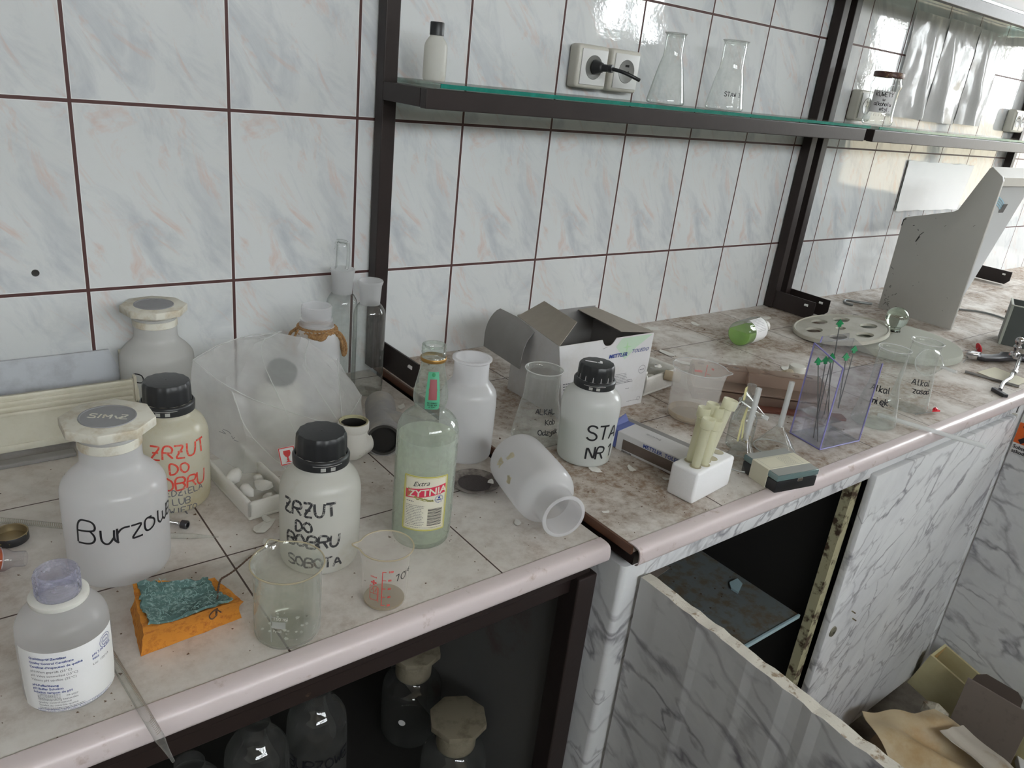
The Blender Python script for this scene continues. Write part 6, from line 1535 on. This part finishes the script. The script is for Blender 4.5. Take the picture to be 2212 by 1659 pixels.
b = B(); tube(b, [(-.005, 0, .0), (-.05, .012, -.002)], .0008, 6); link('pin_rod', b, M['wire'], t)
g = quadgrid((1.700, -.553, 0), (1.790, -.556, 0), (1.765, -.640, 0), (1.684, -.638, 0), 4, 4, lambda u, v: (0, 0, .001+.002*u*v)); o = link('card', sheet(B(), g, .0006), M['papery'], None); o.location = (0, 0, ZR); tag(o, 'cream card lying under the chrome rod of the clamp', 'card')
b = B(); tube(b, [(1.66, -.545, .003), (1.685, -.650, .003)], .0030, 8); o = link('thin_bar', b, M['boxgrey'], None, 50); o.location = (.005, .004, ZR); tag(o, 'thin dark bar lying left of the cream card', 'bar')
b = B(); d_ = Vector((1.245, -.752, ZR+.0036))-Vector((1.196, -.600, ZR+.0036)); P0 = Vector((1.190, -.585, ZR+.0048)); tube(b, [P0, P0+d_*1.12], .0042, 14, False); tube(b, [P0, P0+d_*1.12], .0026, 12, False)
o = link('glass_tube', b, M['stemglass'], None, 60); tag(o, 'thin glass tube projecting over the worktop edge beside the conical flasks', 'glass tube')
b = B(); box(b, 0, .09, 0, .012, 0, .006, .001); place(tag(link('wood_splinter', b, prin('brown grey stick', (.28, .22, .18), .8), None), 'short brown-grey stick lying beyond the grey instrument case', 'stick'), (2.45, -.33, ZR), (0, 0, -.6))

# ================================================================ sockets, cables, papers on the wall
def socket(label, x, z, w=.078, h=.076, holes=1):
    t = thing('wall_socket', label, 'socket', (x, 0, z), (0, 0, 0), 'cream wall sockets')
    b = B(); box(b, -w/2, w/2, -.030, -.0005, -h/2, h/2, .007, seg=3); link('housing', b, M['socket'], t, 40)
    W1 = (w-.012)/holes
    for k in range(holes):
        cx = -w/2+.006+W1*(k+.5)
        b = B(); box(b, cx-W1/2+.001, cx+W1/2-.001, -.0325, -.0302, -h/2+.007, h/2-.007, .001); f_ = link('face_plate', b, M['socketf'], t, 40)
        rw = min(.0205, W1*.40)
        b = B(); rot = Matrix.Translation((cx, -.0326, 0)) @ Matrix.Rotation(PI/2, 4, 'X'); lathe(b, [(rw+.0008, -.0002), (rw, .0008), (rw-.001, .0003), (0, .0003)], 32, mat=rot); w_ = link('well', b, M['socketi'], f_, 40)  # flat disc, its dark grey paints the shade of a recessed well
        b = B()
        for px in (-.0045, .0045): 
            rot = Matrix.Translation((cx+px, -.0331, -.001)) @ Matrix.Rotation(PI/2, 4, 'X'); lathe(b, [(0, .0), (.0022, .0)], 14, mat=rot)
        box(b, cx-.005, cx+.005, -.0332, -.0326, .008, .012); link('contact_hole', b, M['hole'], f_)
    return t
socket('cream wall socket with black plug inserted', .871, .555)
socket('cream wall socket next to the one with the black plug', .957, .555)
socket('cream wall socket behind the lidded glass jar', 1.862, .548)
socket('double cream wall socket at the far right above the glass shelf', 2.870, .560, .100, .072, 2)
t = thing('power_plug', 'black plug with a cut cable in the left wall socket', 'plug', (.871, -.033, .556))
b = B(); lathe(b, [(0, 0), (.0125, 0), (.0130, .003), (.0095, .014), (.0085, .017), (.0068, .018), (.0060, .030), (.0072, .031), (.0072, .038), (0, .039)], 24, mat=Matrix.Rotation(PI/2, 4, 'X') @ Matrix.Rotation(.35, 4, 'Y')); link('plug_body', b, M['bcap'], t, 50)
b = B(); tube(b, smoothline([(.012, -.034, 0), (.024, -.052, -.003), (.040, -.066, -.010), (.052, -.070, -.014)], 2), .0034, 10); link('cable_stub', b, M['bcap'], t, 50)
def plane_sheet(name, label, cat, x0, x1, z0, z1, mat, f, nu=24, nv=20, group=None, th=.0005):
    g = [[(x0+(x1-x0)*j/nu, f(j/nu, i/nv), z0+(z1-z0)*i/nv) for j in range(nu+1)] for i in range(nv+1)]
    return link(name, sheet(B(), g, th), mat, None, 60)
def sleeve(label, x0, x1, z0, z1, fold, seed, px0, px1):
    t = thing('paper_sleeve', label, 'document sleeve', (0, 0, 0), (0, 0, 0), 'documents in plastic sleeves on the wall')
    def f(u, v): return -.006-.020*(1-v)*math.exp(-((u-fold-.10*(1-v))/.09)**2)-.010*(1-v)*math.sin(PI*u)-.003*mn.noise(Vector((u*4+seed, v*5, 0)))-.002*abs(mn.noise(Vector((u*11+seed, v*9, 3))))
    nu, nv = 26, 22
    def P(u, v, e=0): return (x0+(x1-x0)*u+.012*(v-.5)*0, f(u, v)-e, z0+(z1-z0)*v)
    b = B(); sheet(b, [[P(j/nu, i/nv, .0022) for j in range(nu+1)] for i in range(nv+1)], .0004); link('plastic_front', b, M['sleeve'], t, 60)
    b = B(); sheet(b, [[P(px0+(px1-px0)*j/nu, .03+.90*i/nv, 0) for j in range(nu+1)] for i in range(nv+1)], .0006); pg = link('page', b, M['paper'], t, 60)
    b = B(); rr = random.Random(seed)
    for k in range(26):
        v = .86-k*.030; 
        if k % 6 == 5: continue
        for_end = rr.uniform(.55, .95)
        s = px0+.08
        while s < px0+(px1-px0)*for_end:
            l = rr.uniform(.012, .05); p0, p1 = P(s, v, .0010), P(min(s+l, px1-.04), v, .0010); hh = .0022
            b.faces.new([b.verts.new(p) for p in (p0, p1, (p1[0], p1[1], p1[2]+hh), (p0[0], p0[1], p0[2]+hh))]); s += l+.012
    link('printed_lines', b, M['inkg'], pg)
    return t
sleeve('document in a creased clear sleeve nearest the second post', 2.035, 2.225, .530, .800, .62, 3, .10, .97)
sleeve('bleached document in a clear sleeve, middle one on the wall', 2.230, 2.430, .527, .803, .25, 8, .05, .95)
sleeve('almost empty clear sleeve beside the double socket', 2.435, 2.620, .530, .800, .35, 14, .04, .6)
g = quadgrid((2.240, -.002, .262), (2.665, -.002, .262), (2.690, -.003, .408), (2.232, -.003, .413), 24, 16, lambda u, v: (0, -.0015-.003*abs(mn.noise(Vector((u*9, v*7, 2)))), .004*mn.noise(Vector((u*8, v*8, 7))) if v in (0, 1) else 0))
o = link('taped_sheet', sheet(B(), g, .0005), M['paper'], None, 60); tag(o, 'blank wrinkled sheet taped to the tiles below the glass shelf', 'paper')
b = B(); box(b, 2.10, 2.90, -.150, -.115, .833, .875, .003); tag(link('white_tray', b, M['foamw'], None), 'white tray lying on the top shelf at the upper right corner', 'tray')

# ================================================================ bottles on the lower shelf of the left stand
def dark_bottle(label, x, y, sc=1.0, stop=True):
    t = thing('reagent_bottle', label, 'bottle', (x, y, SHZ+.0005), (0, 0, .3), 'glass bottles on the shelf under the left worktop', sc)
    b = B(); lathe(b, [(r, z) for r, z in P_REAG_L], 48); link('body', b, M['glass'], t, 50)
    b = B(); lathe(b, [(.0295, .122), (.0300, .124), (.0300, .156), (.0290, .157)], 40); link('frosted_neck', b, M['stopold'], t, 50)
    if stop: stopper(t, False, 'stopold')
    b = B(); disc_(b, wrap(P_REAG, caz(x, y)-.55, .060, .0006), 0, 0, .0060, 20); link('round_logo', b, M['paper'], t)
    return t
dark_bottle('glass bottle with octagonal stopper, foremost on the shelf under the worktop', .352, -.488)
dark_bottle('glass bottle with octagonal stopper standing behind the foremost one under the worktop', .372, -.330)
P_TALL = rnd([(0, .0006), (.040, .0006), (.0435, .004), (.0440, .02), (.0440, .175), (.036, .195), (.020, .212), (.018, .230)], 2)
for i, (x, y, lines, lab_) in enumerate([(.175, -.385, [('BURZOWE', .019, 0, 0), ('zm', .011, -.010, -.018), ('I', .011, .006, -.018), ('NIEDZIELA', .011, -.002, -.038)], 'tall glass bottle lettered BURZOWE zm I on the lower shelf'),
        (.082, -.398, [('BURZOWE', .019, 0, 0), ('zm', .011, -.012, -.018), ('II', .011, .008, -.018)], 'tall glass bottle lettered BURZOWE zm II on the lower shelf'),
        (-.010, -.418, [('BURZOWE', .019, 0, 0), ('zm', .011, -.010, -.018)], 'tall glass bottle lettered BURZOWE at the left end of the lower shelf')]):
    t = thing('reagent_bottle', lab_, 'bottle', (x, y, SHZ+.0005), (0, 0, 0), 'lettered bottles on the shelf under the left worktop')
    b = B(); lathe(b, P_TALL, 48); link('body', b, M['glass'], t, 50)
    hand('handwriting', t, lines, wrap(lambda z: .0441, caz(x, y)+.1, .120, .0005), M['ink'], .0022, w=.95, sp=.75)
    b = B(); mp = wrap(lambda z: .0441, caz(x, y)+.42, .098, .0006); disc_(b, mp, 0, 0, .0058, 20)
    for k in range(14): ribbon(b, [(.0072*math.cos(k*.26-.3), .0072*math.sin(k*.26-.3)), (.0085*math.cos(k*.26-.3), .0085*math.sin(k*.26-.3))], .0005, mp)
    link('round_logo', b, M['socketi'], t)

# ================================================================ things inside the open cabinet
IZ = FL+.4925
g = quadgrid((.74, -.20, IZ), (.92, -.16, IZ), (.92, -.40, IZ), (.76, -.42, IZ), 3, 3, lambda u, v: (0, 0, .0010+.03*max(0, u-.3)*v*.3)); tag(link('card_sheet', sheet(B(), g, .0008), M['board'], None), 'brown card sheet lying inside the open cabinet, left one', 'card')
g = quadgrid((.86, -.12, IZ+.004), (1.02, -.10, IZ+.03), (1.02, -.34, IZ+.03), (.88, -.36, IZ+.004), 3, 3); tag(link('card_sheet', sheet(B(), g, .0008), M['board'], None), 'darker card sheet leaning inside the open cabinet, right one', 'card')
b = B(); lathe(b, [(0, 0), (.020, 0), (.021, .003), (.019, .022), (.010, .030), (0, .031)], 24); place(tag(link('red_stopper', b, prin('dull red plastic', (.42, .02, .03), .5), None, 50), 'dark red plastic cap inside the open cabinet behind the door', 'cap'), (.585, -.420, IZ))
for i, (x, y, rz, lab_) in enumerate([(.985, -.52, .3, 'glass fragment on the cabinet shelf near the peeling jamb'), (.965, -.33, 1.2, 'glass fragment on the cabinet shelf towards the back')]):
    b = B(); prism(b, [(0, 0), (.035, .004), (.045, .018), (.020, .026), (.004, .016)], 0, .004); place(tag(link('glass_shard', b, M['inedge'], None), lab_, 'glass shard', 'glass fragments on the cabinet shelf'), (x, y, IZ), (0, 0, rz))
pipette('glass_rod', 'glass tube lying on the cabinet shelf behind the open door', (.640, -.440, IZ+.005), (.715, -.590, IZ+.005), .0045, False, .01, 'glassd')
b = B(); rr = random.Random(55)
for i in range(150):
    px, py = rr.uniform(.52, 1.03), rr.uniform(-.61, -.15); s = rr.uniform(.0006, .0028); prism(b, [(px+s*math.cos(k*2.1), py+s*math.sin(k*2.1)) for k in range(3)], IZ, IZ+s*.5)
o = link('shelf_debris', b, prin('dark crumbs', (.10, .07, .045), .9), None); o['kind'] = 'stuff'; tag(o, 'dark crumbs scattered on the cabinet shelf', 'crumbs')

# ================================================================ rubbish on the floor at lower right
t = thing('drawer_box', 'yellowed drawer standing on end against the open cabinet door', 'drawer', (1.655, -.700, FL+.005))
def ori(o, p, rot): o.location = p; o.rotation_euler = rot
b = B(); w_, l_, d_ = .078, .27, .11
box(b, 0, l_, 0, w_, 0, .006); link('base_board', b, M['yellow'], t)
b = B(); box(b, 0, .006, 0, w_, .006, d_); box(b, l_-.006, l_, 0, w_, .006, d_); box(b, .006, l_-.006, 0, .006, .006, d_); box(b, .006, l_-.006, w_-.006, w_, .006, d_); link('side_boards', b, M['yellow'], t)
b = B(); box(b, .0065, l_-.0065, .0065, w_-.0065, .0062, .0080); box(b, .0062, .0075, .0062, w_-.0062, .008, d_-.002); box(b, l_-.0075, l_-.0062, .0062, w_-.0062, .008, d_-.002); link('inside_faces', b, M['yellowi'], t)
t.location = (1.635, -.664, -.777); L3 = Vector((0, -math.cos(.24), -math.sin(.24))); U3 = Vector((0, -math.sin(.24), math.cos(.24))); W3 = U3.cross(L3)
t.rotation_euler = Matrix((L3, W3, U3)).transposed().to_euler()
DRAWER = t
b = B(); chunk(b, (0, 0, 0), (.045, .035, .025), random.Random(14), 9); PLU = tag(link('plaster_lump', b, M['stone'], None), 'rough lump of broken plaster lying on the rubbish', 'plaster'); place(PLU, (1.545, -.765, -.745), (.1, .3, .4))
t = thing('board', 'grey-brown hardboard panel with a bent upper flap standing in the rubbish', 'board', (1.52, -.86, -.84))
BOARD = t
b = B(); box(b, -.062, .075, -.002, .002, 0, .215, .001); link('panel', b, M['board'], t)
b = B(); prism(b, [(-.056, .0), (-.052, .020), (-.036, .032), (.030, .032), (.044, .022), (.048, .0)], -.0015, .0015, 'y'); f_ = link('bent_flap', b, M['boardd'], t); f_.location = (0, .010, .205); f_.rotation_euler = (math.radians(-20), 0, 0)
ori(t, (1.575, -.852, -.852), (math.radians(-4), math.radians(0), math.radians(-88)))
def drape(name, label, mat, P, nu, nv, amp, seed):
    g = quadgrid(*P, nu, nv, lambda u, v: tuple(Vector((mn.noise(Vector((u*2.2+seed, v*2.2, 0))), mn.noise(Vector((u*2.2, v*2.2+seed, 4))), mn.noise(Vector((u*2.6+seed, v*2.6+seed, 9)))*1.4))*amp))
    return tag(link(name, sheet(B(), g, .0016), mat, None, 60), label, 'sheet')
drape('vinyl_sheet', 'yellow-stained crumpled vinyl sheet draped over the rubbish', M['vinyl'], ((1.29, -.700, -.66), (1.43, -.79, -.655), (1.45, -1.02, -.70), (1.21, -.88, -.69)), 18, 16, .022, 3)
drape('vinyl_sheet', 'beige curled vinyl strip lying in front of the hardboard panel', M['vinylg'], ((1.355, -.830, -.635), (1.425, -.850, -.640), (1.450, -1.02, -.690), (1.355, -1.03, -.665)), 12, 16, .010, 11)
drape('vinyl_sheet', 'brown vinyl sheet lying low under the yellow-stained one', prin('brown vinyl', (.20, .12, .05), .6, dirt=(.10, .06, .03), dscale=8), ((1.02, -.70, -.80), (1.46, -.70, -.80), (1.46, -1.05, -.82), (1.04, -1.0, -.82)), 12, 12, .02, 17)
b = B(); rr = random.Random(70)
for i in range(40):
    px, py = rr.uniform(1.2, 1.72), rr.uniform(-1.15, -.72); chunk(b, (px, py, FL+.006), (rr.uniform(.008, .03), rr.uniform(.008, .03), rr.uniform(.004, .012)), rr, 5)
o = link('floor_rubble', b, M['stone'], None); o['kind'] = 'stuff'; tag(o, 'plaster rubble scattered on the floor at the lower right', 'rubble')
b = B(); box(b, 0, .22, 0, .05, 0, .02, .002); place(tag(link('wooden_slat', b, M['foamw'], None), 'white speckled slat lying on the floor beside the hardboard panel', 'slat'), (1.60, -1.00, -.80), (0, 0, .5))
